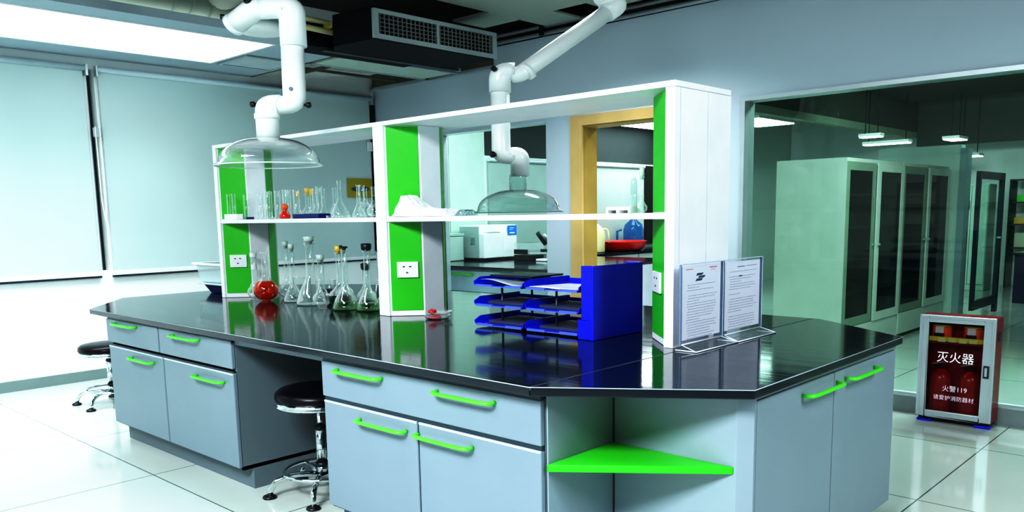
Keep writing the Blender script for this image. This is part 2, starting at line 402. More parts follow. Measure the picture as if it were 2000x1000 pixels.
# ------------------------------------------------------------------ roller blinds on the window wall
def blind(y0, y1, label, name='roller_blind'):
    t = thing(name, label, 'blind', (XW, (y0+y1)/2, .82), 'roller blinds on the window wall')
    obj('cloth', G().box(XW+.018, XW+.021, y0+.01, y1-.01, .845, 2.40), BLINDM, t)
    obj('roller', G().tube([(XW+.035, y0, 2.415), (XW+.035, y1, 2.415)], .030, 16, .8), pbr('blind rail', (.60, .70, .76), .4), t)
    obj('bottom_bar', G().box(XW+.012, XW+.03, y0, y1, .822, .856), WHITE2, t, .003)
    obj('bar_shadow_gap', G().box(XW+.002, XW+.028, y0, y1, .806, .8215), STEELB, t)
    for ya, yb in ((y1, y1+.018), (y0-.012, y0-.002)): obj('bracket', G().box(XW+.005, XW+.06, ya, yb, 2.36, 2.44), ALU, t)
    return t
blind(-2.9, .785, 'wide pale roller blind left of the narrow dark window gap')
b2 = blind(.875, 3.49, 'wide pale roller blind between the dark window gap and the room corner')
ch = thing('bead_chain', 'thin looped bead chain hanging in the dark gap between the two blinds', 'chain', (XW+.04, .84, 1.2))
obj('chain', G().tube(sweep([(XW+.05, .856, 2.35), (XW+.05, .856, 1.40), (XW+.05, .845, 1.22), (XW+.05, .825, 1.40), (XW+.05, .822, 1.98)], .06), .0045, 8), WHITE2, ch)
obj('clutch', G().box(XW+.03, XW+.05, .81, .865, 1.90, 1.97), ALU, ch)
cy = thing('wall_sign', 'small yellow notice with a dark oval mark in the corner past the blinds', 'sign', (XW+.03, 3.31, 1.44))
obj('plate', G().box(XW+.03, XW+.034, 3.17, 3.47, 1.44, 1.63), pbr('ochre notice', (.42, .34, .02), .5), cy)
obj('dark_mark', G().add([(XW+.036, 3.32+.11*math.cos(a), 1.525+.028*math.sin(a)) for a in [i*math.pi/8 for i in range(16)]], [tuple(range(16))]), INKD, cy)
obj('hanger', G().box(XW+.03, XW+.05, 3.43, 3.48, 1.9, 1.99), WHITE2, cy)

# ------------------------------------------------------------------ island: worktop
XL = -4.01
top1 = [(-3.453, .02), (.005, -.012), (.005, 1.945), (-3.5, 1.985), (XL, 1.62), (XL, .43)]
top2 = [(.008, -.012), (.532, .352), (.518, 1.602), (.035, 1.945), (.008, 1.945)]
TOPHL = pbr('worktop edge highlight', (.40, .46, .52), .25)  # colour of the painted highlight along the worktop edge
wt = thing('worktop', 'large black polished island worktop with clipped corners', 'worktop', (-1.7, 1., H))
obj('slab', G().prism(top1, H-.028, H), TOPM, wt, .003)
obj('slab', G().prism(top2, H-.028, H), TOPM, wt, .003)
obj('highlight_line', G().tube([(x, y, H-.0012) for x, y in (top1[0], top1[1], top2[1], top2[2], top2[3])], .0016, 6), TOPHL, wt)  # thin light tube draws the edge highlight
obj('joint_line', G().box(.0052, .0078, -.010, 1.944, H-.01, H+.0002), pbr('joint filler', (.10, .12, .16), .3), wt)

HZ = {}
def handle(parent, axis, c, z, fixed, w=.30, out=.028):
    """bow handle: axis 'x' on a front that faces -Y, axis 'y' on a face that faces +X"""
    h = w/2
    pts = [(-h, 0), (-h, out), (-h*.8, out*1.25), (h*.8, out*1.25), (h, out), (h, 0)]
    if axis == 'x': P = [(c+a, fixed-o, z) for a, o in pts]
    else: P = [(fixed+o, c+a, z) for a, o in pts]
    return obj('handle', G().tube(sweep(P, .02, 3), .0085, 10, .8), GREENH, parent)
YF = .04     # front plane of doors
def front(parent, name, x0, x1, z0, z1, handles=(), mat=GREY):
    d = obj(name, G().box(x0, x1, YF, YF+.02, z0, z1), mat, parent, .004)
    if name == 'door': obj('edge_highlight', G().box(x0+.002, x1-.002, YF-.0012, YF+.018, z1-.006, z1+.0006), DOORHL, d)  # thin pale strip draws the highlight along the door top
    for c, z in handles: handle(d, 'x', c, z, YF, .27)
    return d
def carcass(parent, x0, x1, y0, y1, toe=True):
    g = G().box(x0, x0+.018, y0, y1, .10, H-.029).box(x1-.018, x1, y0, y1, .10, H-.029).box(x0, x1, y1-.018, y1, .10, H-.029)
    g.box(x0, x1, y0, y1, .10, .118).box(x0, x1, y0, y0+.05, H-.047, H-.029)
    obj('carcass', g, GREYD, parent)
    obj('rail', G().box(x0+.004, x1-.004, YF+.004, y0+.002, H-.052, H-.030).box(x0+.004, x1-.004, YF+.006, y0+.002, .535, .565), STEELB, parent)
    obj('plinth', G().box(x0, x1, .112, .13, 0, .10).box(x0, x0+.02, .13, y1, 0, .10).box(x1-.02, x1, .13, y1, 0, .10), GREYD, parent)
c1 = thing('base_cabinet', 'grey island cabinet left of the knee space, two drawers over two doors', 'cabinet', (-2.56, .5, 0))
carcass(c1, -3.265, -1.853, .061, .80)
front(c1, 'drawer', -3.275, -2.612, .577, .708, [(-3.0, .689)])
front(c1, 'drawer', -2.600, -1.857, .577, .708, [(-2.29, .685)])
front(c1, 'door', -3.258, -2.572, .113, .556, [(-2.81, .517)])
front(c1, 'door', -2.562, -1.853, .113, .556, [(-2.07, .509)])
c2 = thing('base_cabinet', 'grey island cabinet right of the knee space, one wide drawer over two doors', 'cabinet', (-.57, .5, 0))
carcass(c2, -1.14, .004, .061, .80)
front(c2, 'drawer', -1.143, .002, .557, .699, [(-.895, .672), (-.325, .666)])
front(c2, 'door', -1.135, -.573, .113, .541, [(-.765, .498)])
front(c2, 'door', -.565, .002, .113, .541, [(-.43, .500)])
kn = thing('knee_space_panel', 'grey apron rail and dark back panel of the open knee space', 'panel', (-1.5, .5, 0))
obj('apron', G().box(-1.851, -1.1445, .055, .075, H-.06, H-.030), GREY, kn)
obj('back_panel', G().box(-1.851, -1.1445, .80, .82, 0, H-.030), GREYD, kn)
# end block: corner niche, end cabinet
YN, XE = .39, .50
cc = thing('corner_shelf_unit', 'open clipped-corner niche of the island with one green triangular shelf', 'shelf unit', (.2, .3, 0))
obj('side_panel', G().box(.006, .012, .062, YN, 0.0, H-.030), GREYE, cc)
obj('back_panel', G().box(.018, XE-.045, YN, YN+.015, 0.0, H-.030), GREYE, cc)
obj('seam', G().box(.0122, .0175, YN-.002, YN+.012, .0, H-.030), GAP, cc)
obj('floor_panel', G().prism([(.013, .06), (.44, YN-.001), (.013, YN-.001)], 0.05, .068), GREYE, cc)
obj('shelf', G().prism([(.0135, .052), (.452, YN-.001), (.0135, YN-.001)], .478, .501), GREEN, cc, .002, label='green triangular shelf')
c3 = thing('end_cabinet', 'pale grey cabinet at the near end of the island, two tall doors with green handles', 'cabinet', (.3, 1., 0))
g = G().box(.02, XE-.021, YN+.016, YN+.03, .09, H-.03).box(.02, XE-.021, 1.585, 1.60, .09, H-.03).box(.02, XE-.021, YN+.03, 1.585, .09, .105).box(.02, .04, YN+.03, 1.585, .09, H-.03)
obj('carcass', g, GREYE, c3)
obj('corner_post', G().prism([(.456, YN-.004), (.462, YN-.004), (XE, YN+.028), (XE, YN+.04), (.456, YN+.04)], 0, H-.030), GREYE, c3)
obj('top_rail', G().box(XE-.02, XE-.002, YN+.042, 1.585, .703, H-.030), GREYE, c3)
obj('plinth', G().box(.06, XE-.07, YN+.03, 1.54, 0, .085), GREYD, c3)
for y0, y1, hy, hz in ((YN+.043, .990, .875, .662), (.995, 1.585, 1.22, .664)):
    dd = obj('door', G().box(XE-.019, XE, y0, y1, .085, .699), GREYE, c3, .003)
    handle(dd, 'y', hy, hz, XE, .27)
# far side of the island and its far end
cb = thing('base_cabinet', 'grey back row of island cabinets on the far side of the island', 'cabinet', (-1.7, 1.4, 0))
obj('carcass', G().box(-3.3, 0., 1.2, 1.88, .10, H-.030), GREYD, cb)
obj('plinth', G().box(-3.25, -.05, 1.2, 1.82, 0, .10), GREYD, cb)
ce = thing('end_cabinet', 'grey cabinet closing the far end of the island below the blinds', 'cabinet', (-3.7, 1., 0))
obj('carcass', G().box(-3.97, -3.31, .48, 1.55, .10, H-.030), GREYD, ce)
obj('plinth', G().box(-3.90, -3.31, .5, 1.5, 0, .10), GREYD, ce)

# ------------------------------------------------------------------ reagent racks on the island
YS, YE, ZT = .8265, 1.225, 1.712
def rack(x0, x1, label, end_right=False):
    t = thing('reagent_rack', label, 'rack', ((x0+x1)/2, 1.02, H), 'reagent racks')
    obj('top_board', G().box(x0, x1, YS, YE, ZT-.021, ZT), WHITE, t, .002)
    obj('shelf_board', G().box(x0+.042, x1-.042, YS+.004, YE-.004, 1.224, 1.247), WHITE, t, .002)
    for s, xa in ((1, x0), (-1, x1)):
        outer = xa; inner = xa+s*.040
        if end_right and s < 0:
            g = G()
            for ya, yb in ((YS, YS+.035), (YS+.037, 1.052), (1.054, YE)): g.box(inner, outer, ya, yb, H+.001, ZT-.023)
            obj('side_panel', g, WHITE, t)
        else:
            obj('side_panel', G().box(min(outer, inner), max(outer, inner), YS, YE, H+.001, ZT-.0215), WHITE, t, .0015)
        # bulging post with two slanted faces
        w = .12 if s > 0 else .17
        a = (inner, YS+.012); b = (inner+s*w, YS+.012+w*1.02); c = (inner+s*w, YE-.012-w*1.02+.0); d_ = (inner, YE-.012)
        if c[1] < b[1]+.03: m = (b[1]+c[1])/2; b = (b[0], m-.02); c = (c[0], m+.02)
        for z0, z1 in ((H+.001, 1.2235), (1.2475, ZT-.0215)):
            obj('post', G().prism([a, b, c, d_], z0, z1), WHITE, t, .002)
            for p, q in ((a, b), (d_, c)):
                P = Vector(p); Q = Vector(q); dd = (Q-P); nrm = Vector((dd.y, -dd.x)).normalized()
                cen = Vector((inner, 1.02))
                if (P+dd*.5-cen).dot(nrm) < 0: nrm = -nrm
                A = P+dd*.03+nrm*.0004; B = P+dd*.95+nrm*.0004
                gp = G().prism([A, B, B+nrm*.003, A+nrm*.003], z0+(.028 if z0 < 1 else .004), z1-.004)
                obj('green_panel', gp, GREEN, t)
            if z0 < 1:
                # power socket on the near slanted face
                P = Vector(a); dd = (Vector(b)-P); L = dd.length; e = dd.normalized(); nrm = Vector((e.y, -e.x))
                if nrm.y > 0: nrm = -nrm
                m0 = P+e*(L*.22)+nrm*.004; m1 = P+e*(L*(.84 if s > 0 else .80))+nrm*.004
                so = obj('socket_plate', G().prism([m0, m1, m1+nrm*.010, m0+nrm*.010], .945, 1.024), WHITE2, t, .002)
                for u, z in ((.32, 1.0), (.62, 1.0), (.47, .97)):
                    hg = G()
                    q0 = m0+(m1-m0)*(u-.05)+nrm*.0102; q1 = m0+(m1-m0)*(u+.05)+nrm*.0102
                    obj('socket_slot', hg.prism([q0, q1, q1+nrm*.0006, q0+nrm*.0006], z-.003, z+.003), GAP, so)
    return t
rack(-3.43, -1.7445, 'farther white and green two-tier rack holding the glassware, beside the blinds')
rack(-1.7435, -.038, 'nearer white and green two-tier rack standing over the blue document trays', True)

# ------------------------------------------------------------------ fume extraction arms
def knob(parent, p, d, r=.018):
    p = Vector(p); d = Vector(d).normalized()
    g = G().tube([p, p+d*.012], r*.45, 10).tube([p+d*.010, p+d*.014, p+d*.028, p+d*.032], [r*.8, r, r, r*.7], 8, .9)
    return obj('knob', g, BLACKP, parent)
def dome(cx, cy, zr, R, hgt, rn, zneck, mat, parent):
    pr = [(R, 0), (R*1.0, .006), (R*.93, .012)]
    for i in range(1, 11):
        t = i/10*math.pi/2
        rr = R*.93*math.cos(t)+rn*(1-math.cos(t)); pr.append((max(rr, rn), .012+(hgt-.012)*math.sin(t)))
    pr.append((rn, zneck-zr))
    return obj('dome_hood', G().lathe(pr, (cx, cy, zr), 48, False), mat, parent)
S = Vector((math.cos(yaw), math.sin(yaw), 0))     # direction of the swivel offset
RP = .054
# --- arm one, over the front of the island
a1 = thing('extraction_arm', 'white jointed extraction arm with clear dome hood over the far front of the island', 'extraction arm', (-2.03, .39, 1.51), 'fume extraction arms')
hc = Vector((-2.028, .390, 0))
dome(hc.x, hc.y, 1.503, .254, .128, .050, 1.70, DOMEM, a1)
obj('rim', G().lathe([(.254, 0), (.258, .003), (.254, .006), (.249, .003), (.254, 0)], (hc.x, hc.y, 1.500), 48, False), pbr('acrylic rim', (.75, .85, .86), .15), a1)
j1 = hc+S*.003
obj('lower_elbow', G().tube(sweep([j1+Vector((0, 0, 1.625)), j1+Vector((0, 0, 1.79)), j1+S*.07+Vector((0, 0, 1.79))], .05), RP, 24, KZ)
    .tube([j1+Vector((0, 0, 1.72)), j1+Vector((0, 0, 1.745))], RP+.006, 24), ARMW, a1)
v0 = j1+S*.135
obj('pipe', G().tube(sweep([j1+S*.05+Vector((0, 0, 1.785)), v0+Vector((0, 0, 1.785)), v0+S*.004+Vector((0, 0, 2.10))], .055), RP, 24, KZ)
    .tube([j1+S*.052+Vector((0, 0, 1.785)), j1+S*.062+Vector((0, 0, 1.785))], RP+.005, 24, KZ), ARMW, a1)
v1 = v0+S*.01
obj('upper_elbow', G().tube(sweep([v1+Vector((0, 0, 2.05)), v1+Vector((0, 0, 2.228)), v1-S*.06+Vector((0, 0, 2.228)), v1-S*.145+Vector((0, 0, 2.225))], .07), RP+.008, 24, KZ), ARMW, a1)
back = Vector((-.62, .2, 0)).normalized()
e0 = v1-S*.125+Vector((0, 0, 2.226))
e1 = Vector((-2.198, .345, 2.172))
obj('swivel_elbow', G().tube(sweep([e0+S*.02, e0-S*.05+Vector((0, 0, -.002)), e1], .05), RP+.006, 24, KZ)
    .tube([e1+(e0-e1).normalized()*.02, e1-(e0-e1).normalized()*.006], RP+.011, 24, KZ), ARMW, a1)
fc = Vector((-2.20, .50, 0))
obj('ceiling_flange', G().lathe([(.08, .0), (.108, .006), (.118, .02), (.112, .045), (.085, .06), (.08, .075), (.08, .60)], (fc.x, fc.y, 2.15), 32), ARMW, a1)
knob(a1, j1-S*.045+Vector((0, 0, 1.79)), -S, .015)
knob(a1, v0+S*.045+Vector((0, 0, 1.782)), S, .015)
knob(a1, e0-S*.055-F*.03+Vector((0, 0, .02)), -S*.6-F*.8, .02)
knob(a1, e1-S*.03+Vector((0, 0, .035)), -S-F*.3, .015)
obj('screw', G().tube([v0+Vector((0, 0, 1.843))-F*.05, v0+Vector((0, 0, 1.842))-F*.058], .010, 12), STEELB, a1)
# --- arm two, behind the near rack
a2 = thing('extraction_arm', 'white jointed extraction arm with slanted pipe and smoky dome behind the nearer rack', 'extraction arm', (-1.66, 1.77, 1.26), 'fume extraction arms')
hc = Vector((-1.662, 1.752, 0))
dome(hc.x, hc.y, 1.262, .254, .125, .050, 1.475, DOMEM2, a2)
obj('rim', G().lathe([(.254, 0), (.258, .003), (.254, .006), (.249, .003), (.254, 0)], (hc.x, hc.y, 1.259), 48, False), pbr('smoky rim', (.25, .33, .34), .2), a2)
q0 = hc+S*.012; q1 = q0-S*.105
obj('lower_elbow', G().tube(sweep([q0+Vector((0, 0, 1.465)), q0+Vector((0, 0, 1.588)), q0-S*.06+Vector((0, 0, 1.583))], .05), RP, 24, KZ), ARMW, a2)
obj('pipe', G().tube(sweep([q0-S*.03+Vector((0, 0, 1.575)), q1+Vector((0, 0, 1.575)), q1+Vector((0, 0, 2.0))], .05), RP, 24, KZ), ARMW, a2)
w0 = q1
w1 = w0+S*.075+Vector((0, 0, 2.035)); w2_ = Vector((-1.37, 2.235, 2.395))
obj('upper_elbow', G().tube(sweep([w0+Vector((0, 0, 1.93)), w0+Vector((0, 0, 2.042)), w0+S*.085+Vector((0, 0, 2.042))], .055), RP+.008, 24, KZ), ARMW, a2)
ex = w0+S*.07+Vector((0, 0, 2.025)); dirp = (w2_-ex).normalized()
obj('slanted_pipe', G().tube(sweep([ex-S*.0, ex+S*.04+Vector((0, 0, .0)), w2_], .05), RP, 24, KZ)
    .tube([ex+S*.055+dirp*.02, ex+S*.055+dirp*.05], RP+.007, 24, KZ), ARMW, a2)
obj('top_joint', G().tube(sweep([w2_-dirp*.03, w2_+dirp*.07, w2_+dirp*.07-S*.10+Vector((0, 0, .03)), w2_+dirp*.07-S*.12+Vector((0, 0, .2))], .06), RP+.01, 24, KZ)
    .tube([w2_-S*.08+Vector((0, 0, .09)), w2_-S*.08+Vector((0, 0, .80))], RP+.02, 24, KZ), ARMW, a2)
knob(a2, q1-S*.03-F*.04+Vector((0, 0, 1.578)), -S*1-F*.6, .02)
knob(a2, w0-S*.02-F*.045+Vector((0, 0, 2.04)), -F-S*.5, .017)

# ------------------------------------------------------------------ stools
def stool(cx, cy, label, lever=False, ang=0., zs=.475):
    t = thing('lab_stool', label, 'stool', (cx, cy, 0), 'black round lab stools')
    R = .195; RL = .240
    obj('seat', G().lathe([(0.001, 0), (R*.97, 0), (R, .012), (R*.985, .032), (R*.9, .046), (R*.6, .055), (0.001, .058)], (cx, cy, zs), 40, False), BLACKV, t)
    obj('seat_ring', G().lathe([(R*.9, 0), (R*1.0, .0), (R*1.015, .008), (R*.985, .012), (R*1.01, .018), (R*.99, .026), (R*.9, .026)], (cx, cy, zs-.026), 40), CHROME, t)
    obj('post', G().lathe([(.014, 0), (.014, max(.05, zs-.02-.29))], (cx, cy, .29), 16).lathe([(.025, 0), (.025, .16)], (cx, cy, .14), 20).lathe([(.03, 0), (.018, .03)], (cx, cy, .10), 20), CHROME, t)
    obj('collar', G().lathe([(.027, 0), (.029, .012), (.02, .018)], (cx, cy, .298), 16).lathe([(.03, 0), (.03, .014)], (cx, cy, .128), 16), BLACKP, t)
    ring = [(cx+.17*math.cos(a), cy+.17*math.sin(a), .105) for a in [i*math.pi/18 for i in range(37)]]
    obj('foot_ring', G().tube(ring, .0085, 10), CHROME, t)
    for k in range(5):
        a = ang+k*2*math.pi/5; c_, s_ = math.cos(a), math.sin(a)
        P = sweep([(cx, cy, .085), (cx+.14*c_, cy+.14*s_, .098), (cx+(RL-.02)*c_, cy+(RL-.02)*s_, .07), (cx+RL*c_, cy+RL*s_, .012)], .08)
        l = obj('leg', G().tube(P, .013, 10), CHROME, t)
        obj('glide', G().lathe([(.028, 0), (.032, .005), (.028, .012), (.018, .016)], (cx+RL*c_, cy+RL*s_, 0), 16), BLACKP, l)
    if lever: obj('lever', G().tube([(cx-.05, cy-.08, zs-.025), (cx-.13, cy-.115, zs-.05)], [.006, .011], 8), BLACKP, t)
    return t
stool(-1.572, .30, 'black round stool with chrome base tucked into the knee space of the island', ang=-2.35+.32, zs=.442)
stool(-4.29, .42, 'black round stool with chrome base half hidden behind the far island corner', True, ang=4.05, zs=.372)

# ------------------------------------------------------------------ document trays
dt = thing('document_tray', 'blue six-slot document tray standing under the nearer rack', 'tray organiser', (-.77, .96, H))
def tray(x0, x1, z, y0=.82, y1=1.12):
    g = G()
    g.box(x0+.012, x1-.012, y0+.01, y1, z, z+.005)
    # raised and rounded sides and back
    for xs, sgn in ((x0, 1), (x1, -1)):
        P = [(xs, z+.040), (xs+sgn*.004, z+.016), (xs+sgn*.018, z), (xs+sgn*.022, z+.004), (xs+sgn*.009, z+.018), (xs+sgn*.006, z+.040)]
        vs = []
        for y, drop in ((y0, .55), (y0+.04, 1.), (y1, 1.)):
            vs += [(px_, y, z+(pz-z)*drop) for px_, pz in P]
        n = len(P); fs = [(j*n+i, j*n+(i+1) % n, (j+1)*n+(i+1) % n, (j+1)*n+i) for j in range(2) for i in range(n)]
        fs += [tuple(range(n)), tuple(range(2*n, 3*n))]
        g.add(vs, fs)
    g.box(x0, x1, y1-.004, y1, z, z+.03)
    a = obj('tray', g, BLUE, dt)
    w = x1-x0
    obj('front_lip', G().box(x0+.014, x0+w*.38, y0-.002, y0+.010, z, z+.010).box(x0+w*.64, x1-.014, y0-.002, y0+.010, z, z+.010)
        .box(x0+w*.38, x0+w*.64, y0+.004, y0+.010, z, z+.004), pbr('lighter blue plastic', (.12, .18, .75), .25), a)  # lip is a lighter blue than the tray
for z in (.758, .846, .934):
    tray(-1.082, -.778, z); tray(-.774, -.470, z)
for x, y in ((-.98, .90), (-.98, 1.10), (-.66, .90), (-.66, 1.10)):
    obj('support_rod', G().tube([(x, y, H+.001), (x, y, .934)], .005, 8), STEELB, dt)
obj('file_holder', G().box(-.388, -.380, .79, 1.13, H+.001, 1.045).box(-.462, -.454, .86, 1.13, H+.001, .99).prism([(-.462, .795), (-.388, .79), (-.388, .80), (-.462, .805)], H+.001, .83)
    .prism([(-.440, .79), (-.388, .79), (-.388, .796), (-.440, .797)], .83, 1.045).box(-.462, -.388, 1.124, 1.13, H+.001, 1.045).box(-.462, -.388, .8, 1.13, H+.001, H+.005), BLUE, dt, .002)
def sheet(name, x0, x1, y0, y1, z, mat, label, cat, wav=.004, group=None):
    nx, ny = 10, 8; v = []
    for j in range(ny+1):
        for i in range(nx+1):
            u, w = i/nx, j/ny
            v.append((x0+(x1-x0)*u, y0+(y1-y0)*w, z+wav*(math.sin(u*4+1)*math.cos(w*3)+1)))
    f = [(j*(nx+1)+i, j*(nx+1)+i+1, (j+1)*(nx+1)+i+1, (j+1)*(nx+1)+i) for j in range(ny) for i in range(nx)]
    o = single(name, G().add(v, f, True), mat, label, cat, group)
    s = o.modifiers.new('t', 'SOLIDIFY'); s.thickness = .0015; s.offset = 1
    return o
sheet('paper_sheet', -.755, -.50, .832, 1.10, .9395, PAPER, 'white printed sheets lying in the upper right blue tray', 'paper', .003)
sheet('booklet', -1.05, -.81, .835, 1.08, .942, pbr('pale magazine', (.45, .52, .60), .35), 'curled magazine lying in the upper left blue tray', 'booklet', .012)
single('dark_folder', G().box(-1.055, -.80, .90, 1.115, .974, .982), pbr('dark folder', (.012, .025, .03), .25), 'flat black folder resting on the magazine in the upper left blue tray', 'folder', bevel=.002)
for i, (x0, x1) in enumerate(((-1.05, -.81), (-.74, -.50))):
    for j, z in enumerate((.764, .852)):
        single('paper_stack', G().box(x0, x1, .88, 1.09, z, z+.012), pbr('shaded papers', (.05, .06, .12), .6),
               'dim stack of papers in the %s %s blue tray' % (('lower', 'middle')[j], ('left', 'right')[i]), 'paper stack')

# ------------------------------------------------------------------ acrylic sign holders
def sign_holder(y0, y1, label, first):
    t = thing('sign_holder', label, 'sign holder', (.02, (y0+y1)/2, H))
    xf = .010
    obj('front_sheet', G().box(xf+.004, xf+.007, y0, y1, H+.018, 1.062), ACRYL, t)
    obj('back_sheet', G().box(xf-.006, xf-.003, y0, y1, H+.018, 1.062), ACRYL, t)
    for ye in (y0, y1-.004): obj('side_edge', G().box(xf-.003, xf+.004, ye, ye+.004, H+.018, 1.062), pbr('acrylic edge', (.20, .28, .42), .2), t)
    obj('top_edge', G().box(xf-.007, xf+.008, y0, y1, 1.0605, 1.0635).box(xf+.0065, xf+.0085, y1-.003, y1, H+.02, 1.06), pbr('acrylic bright edge', (.55, .65, .75), .2), t)
    # flared foot
    yb0, yb1 = y0-.005, y1+.0
    v = [(xf-.006, yb0+.01, H+.022), (xf+.006, yb0+.01, H+.022), (xf+.006, yb1-.01, H+.022), (xf-.006, yb1-.01, H+.022),
         (xf-.014, yb0, H+.002), (xf+.072, yb0, H+.002), (xf+.072, yb1, H+.002), (xf-.014, yb1, H+.002)]
    obj('foot', G().add(v, [(0, 1, 2, 3), (4, 7, 6, 5), (1, 5, 6, 2), (0, 4, 5, 1), (3, 2, 6, 7), (0, 3, 7, 4)]), ACRYL, t)
    obj('foot_edge', G().tube([(xf-.014, yb0, H+.003), (xf+.072, yb0, H+.003), (xf+.072, yb1, H+.003), (xf-.014, yb1, H+.003)], .0026, 6)
        .tube([(xf+.006, yb0+.01, H+.021), (xf+.072, yb0, H+.003)], .0018, 6).tube([(xf+.006, yb1-.01, H+.021), (xf+.072, yb1, H+.003)], .0018, 6)
        .tube([(xf+.006, yb0+.01, H+.022), (xf+.006, yb1-.01, H+.022)], .002, 6), pbr('bright foot edge', (.80, .88, .95), .15), t)
    pp = obj('paper', G().box(xf-.001, xf+.001, y0+.012, y1-.012, H+.035, 1.052), PAPER, t, label='printed white page')
    g = G(); rnd = random.Random(3 if first else 9)
    x = xf+.0012; n = 24
    for i in range(n):
        z = 1.012-i*.0098
        if first and i < 3 or rnd.random() < .12: continue
        ya = y0+.04+rnd.random()*.015; yb = y1-.03-rnd.random()*.06
        if i in (4, 9, 16): yb = (ya+yb)/2
        y = ya
        while y < yb-.006:
            w = .006+rnd.random()*.016
            g.box(x, x+.0002, y, min(yb, y+w), z, z+.0022+.0008*rnd.random()); y += w+.003
    obj('text_lines', g, INK, pp)
    if first:
        sl = G()
        for k in range(3):
            zz = 1.020-k*.010; off = (.0, .014, -.004)[k]
            sl.add([(x, y0+.105+off, zz-.004), (x, y0+.150+off, zz-.003), (x, y0+.160+off, zz+.005), (x, y0+.115+off, zz+.005)], [(0, 1, 2, 3)])
        obj('emblem', sl, INKD, pp)
        obj('red_heading', G().box(x, x+.0002, y0+.035, y0+.085, 1.040, 1.043).box(x, x+.0002, y1-.095, y1-.04, 1.040, 1.0445).box(x, x+.0002, y1-.085, y1-.05, 1.032, 1.034), INKR, pp)
    else:
        obj('heading', G().box(x, x+.0002, y0+.11, y0+.17, 1.030, 1.0325).box(x, x+.0002, y0+.18, y1-.04, 1.031, 1.0325).box(x, x+.0002, y0+.12, y0+.15, .992, .996), INKD, pp)
sign_holder(.795, 1.092, 'clear acrylic holder with a printed page headed in red, left one beside the rack end', True)
sign_holder(1.102, 1.412, 'clear acrylic holder with a densely printed page, right one beside the rack end', False)

# ------------------------------------------------------------------ glassware
def flask_proto(name, r, h, rn, liquid=None, fill=.4, stopper=None, conical=False, band=False):
    """volumetric or conical flask at the origin"""
    t = thing(name, 'x', 'flask', (0, 0, 0))
    hb = min(r*1.75, h*.6)
    pr = [(r*.55, 0.001)]
    if conical:
        pr += [(r*.97, .004), (r, .012), (r*.8, hb*.45), (rn*1.2, hb*1.0), (rn, hb*1.12)]
    else:
        for i in range(1, 10):
            a = -math.pi/2+math.pi*i/10
            pr.append((max(r*math.cos(a), rn*1.05), hb*.5+hb*.5*math.sin(a)) if i < 9 else (rn*1.7, hb*1.0))
        pr += [(rn*1.15, hb*1.14), (rn, hb*1.3)]
    pr += [(rn, h*.95), (rn*1.25, h*.965), (rn*1.25, h*.985), (rn*1.05, h)]
    obj('glass_body', G().lathe(pr, n=24, caps=False).lathe([(.0001, .001), (r*.55, .001)], n=24, caps=False), GLASS, t)
    if liquid:
        lp_ = [(.0001, .003)]
        zt = hb*fill
        for rr, z in pr:
            if z <= zt: lp_.append((rr*1.012, max(z, .0015)))
            else:
                last = lp_[-1]; u = (zt-last[1])/max(z-last[1], 1e-6); lp_.append((last[0]+(rr*1.012-last[0])*u, zt)); break
        lp_.append((.0001, zt))
        obj('liquid', G().lathe(lp_, n=24, caps=False), liquid, t)
    if stopper:
        if stopper == 'knob':
            obj('stopcock', G().tube([(-.03, 0, h+.012), (.03, 0, h+.012)], .005, 8).lathe([(rn*.8, 0), (rn*.8, .015)], (0, 0, h-.004), 10).box(-.036, -.020, -.004, .004, h+.004, h+.022), BLACKP, t)
        else:
            sm = {'glass': pbr('ground glass stopper', (.55, .66, .62), .3), 'black': BLACKP, 'amber': AMBER}[stopper]
            obj('stopper', G().lathe([(rn*.8, -.012), (rn*.9, .004), (rn*1.3, .006), (rn*1.1, .016), (rn*1.35, .030), (rn*.9, .034)] if stopper != 'black'
                else [(rn*1.0, -.01), (rn*1.5, .0), (rn*1.6, .026), (rn*1.2, .030)], (0, 0, h), 14), sm, t)
    if band: obj('label_band', G().lathe([(rn*1.04, h*.62), (rn*1.04, h*.72)], n=16, caps=False).lathe([(rn*1.2, h*.88), (rn*1.2, h*.96)], n=16, caps=False), WHITE2, t)
    return t
def put(t, x, y, z, label, cat, group):
    t.location = (x, y, z); t['label'] = label; t['category'] = cat; t['group'] = group
GRP = 'flasks standing on the worktop under the far rack'
put(flask_proto('volumetric_flask', .049, .300, .018, band=True), -3.175, .92, H, 'clear long-necked flask with white bands beside the orange flask', 'flask', GRP)
put(flask_proto('volumetric_flask', .075, .300, .019, LIQO, .93), -2.985, .885, H, 'round flask full of orange liquid on the worktop', 'flask', GRP)
put(flask_proto('volumetric_flask', .056, .325, .015, stopper='glass'), -3.01, 1.05, H, 'empty stoppered flask standing behind the orange flask', 'flask', GRP)
put(flask_proto('volumetric_flask', .060, .315, .014, stopper='glass', conical=True), -2.775, .945, H, 'clear stoppered conical flask just right of the orange flask', 'flask', GRP)
put(flask_proto('volumetric_flask', .088, .362, .024, stopper='glass', conical=True), -2.545, .92, H, 'tallest clear flask with a wide neck and glass stopper', 'flask', GRP)
put(flask_proto('volumetric_flask', .052, .262, .018, stopper='glass'), -2.385, .885, H, 'small clear flask between the tallest flask and the dark green one', 'flask', GRP)
put(flask_proto('volumetric_flask', .064, .310, .015, LIQD, .62, stopper='amber'), -2.275, .93, H, 'flask with dark green liquid and an amber stopper', 'flask', GRP)
put(flask_proto('conical_flask', .074, .328, .015, LIQG, .35, stopper='knob', conical=True), -2.155, .885, H, 'conical flask with pale green liquid and a black stopcock', 'flask', GRP)
put(flask_proto('volumetric_flask', .058, .215, .017, LIQD, .4, stopper='black'), -2.17, 1.035, H, 'short flask with a black stopper behind the pale green one', 'flask', GRP)
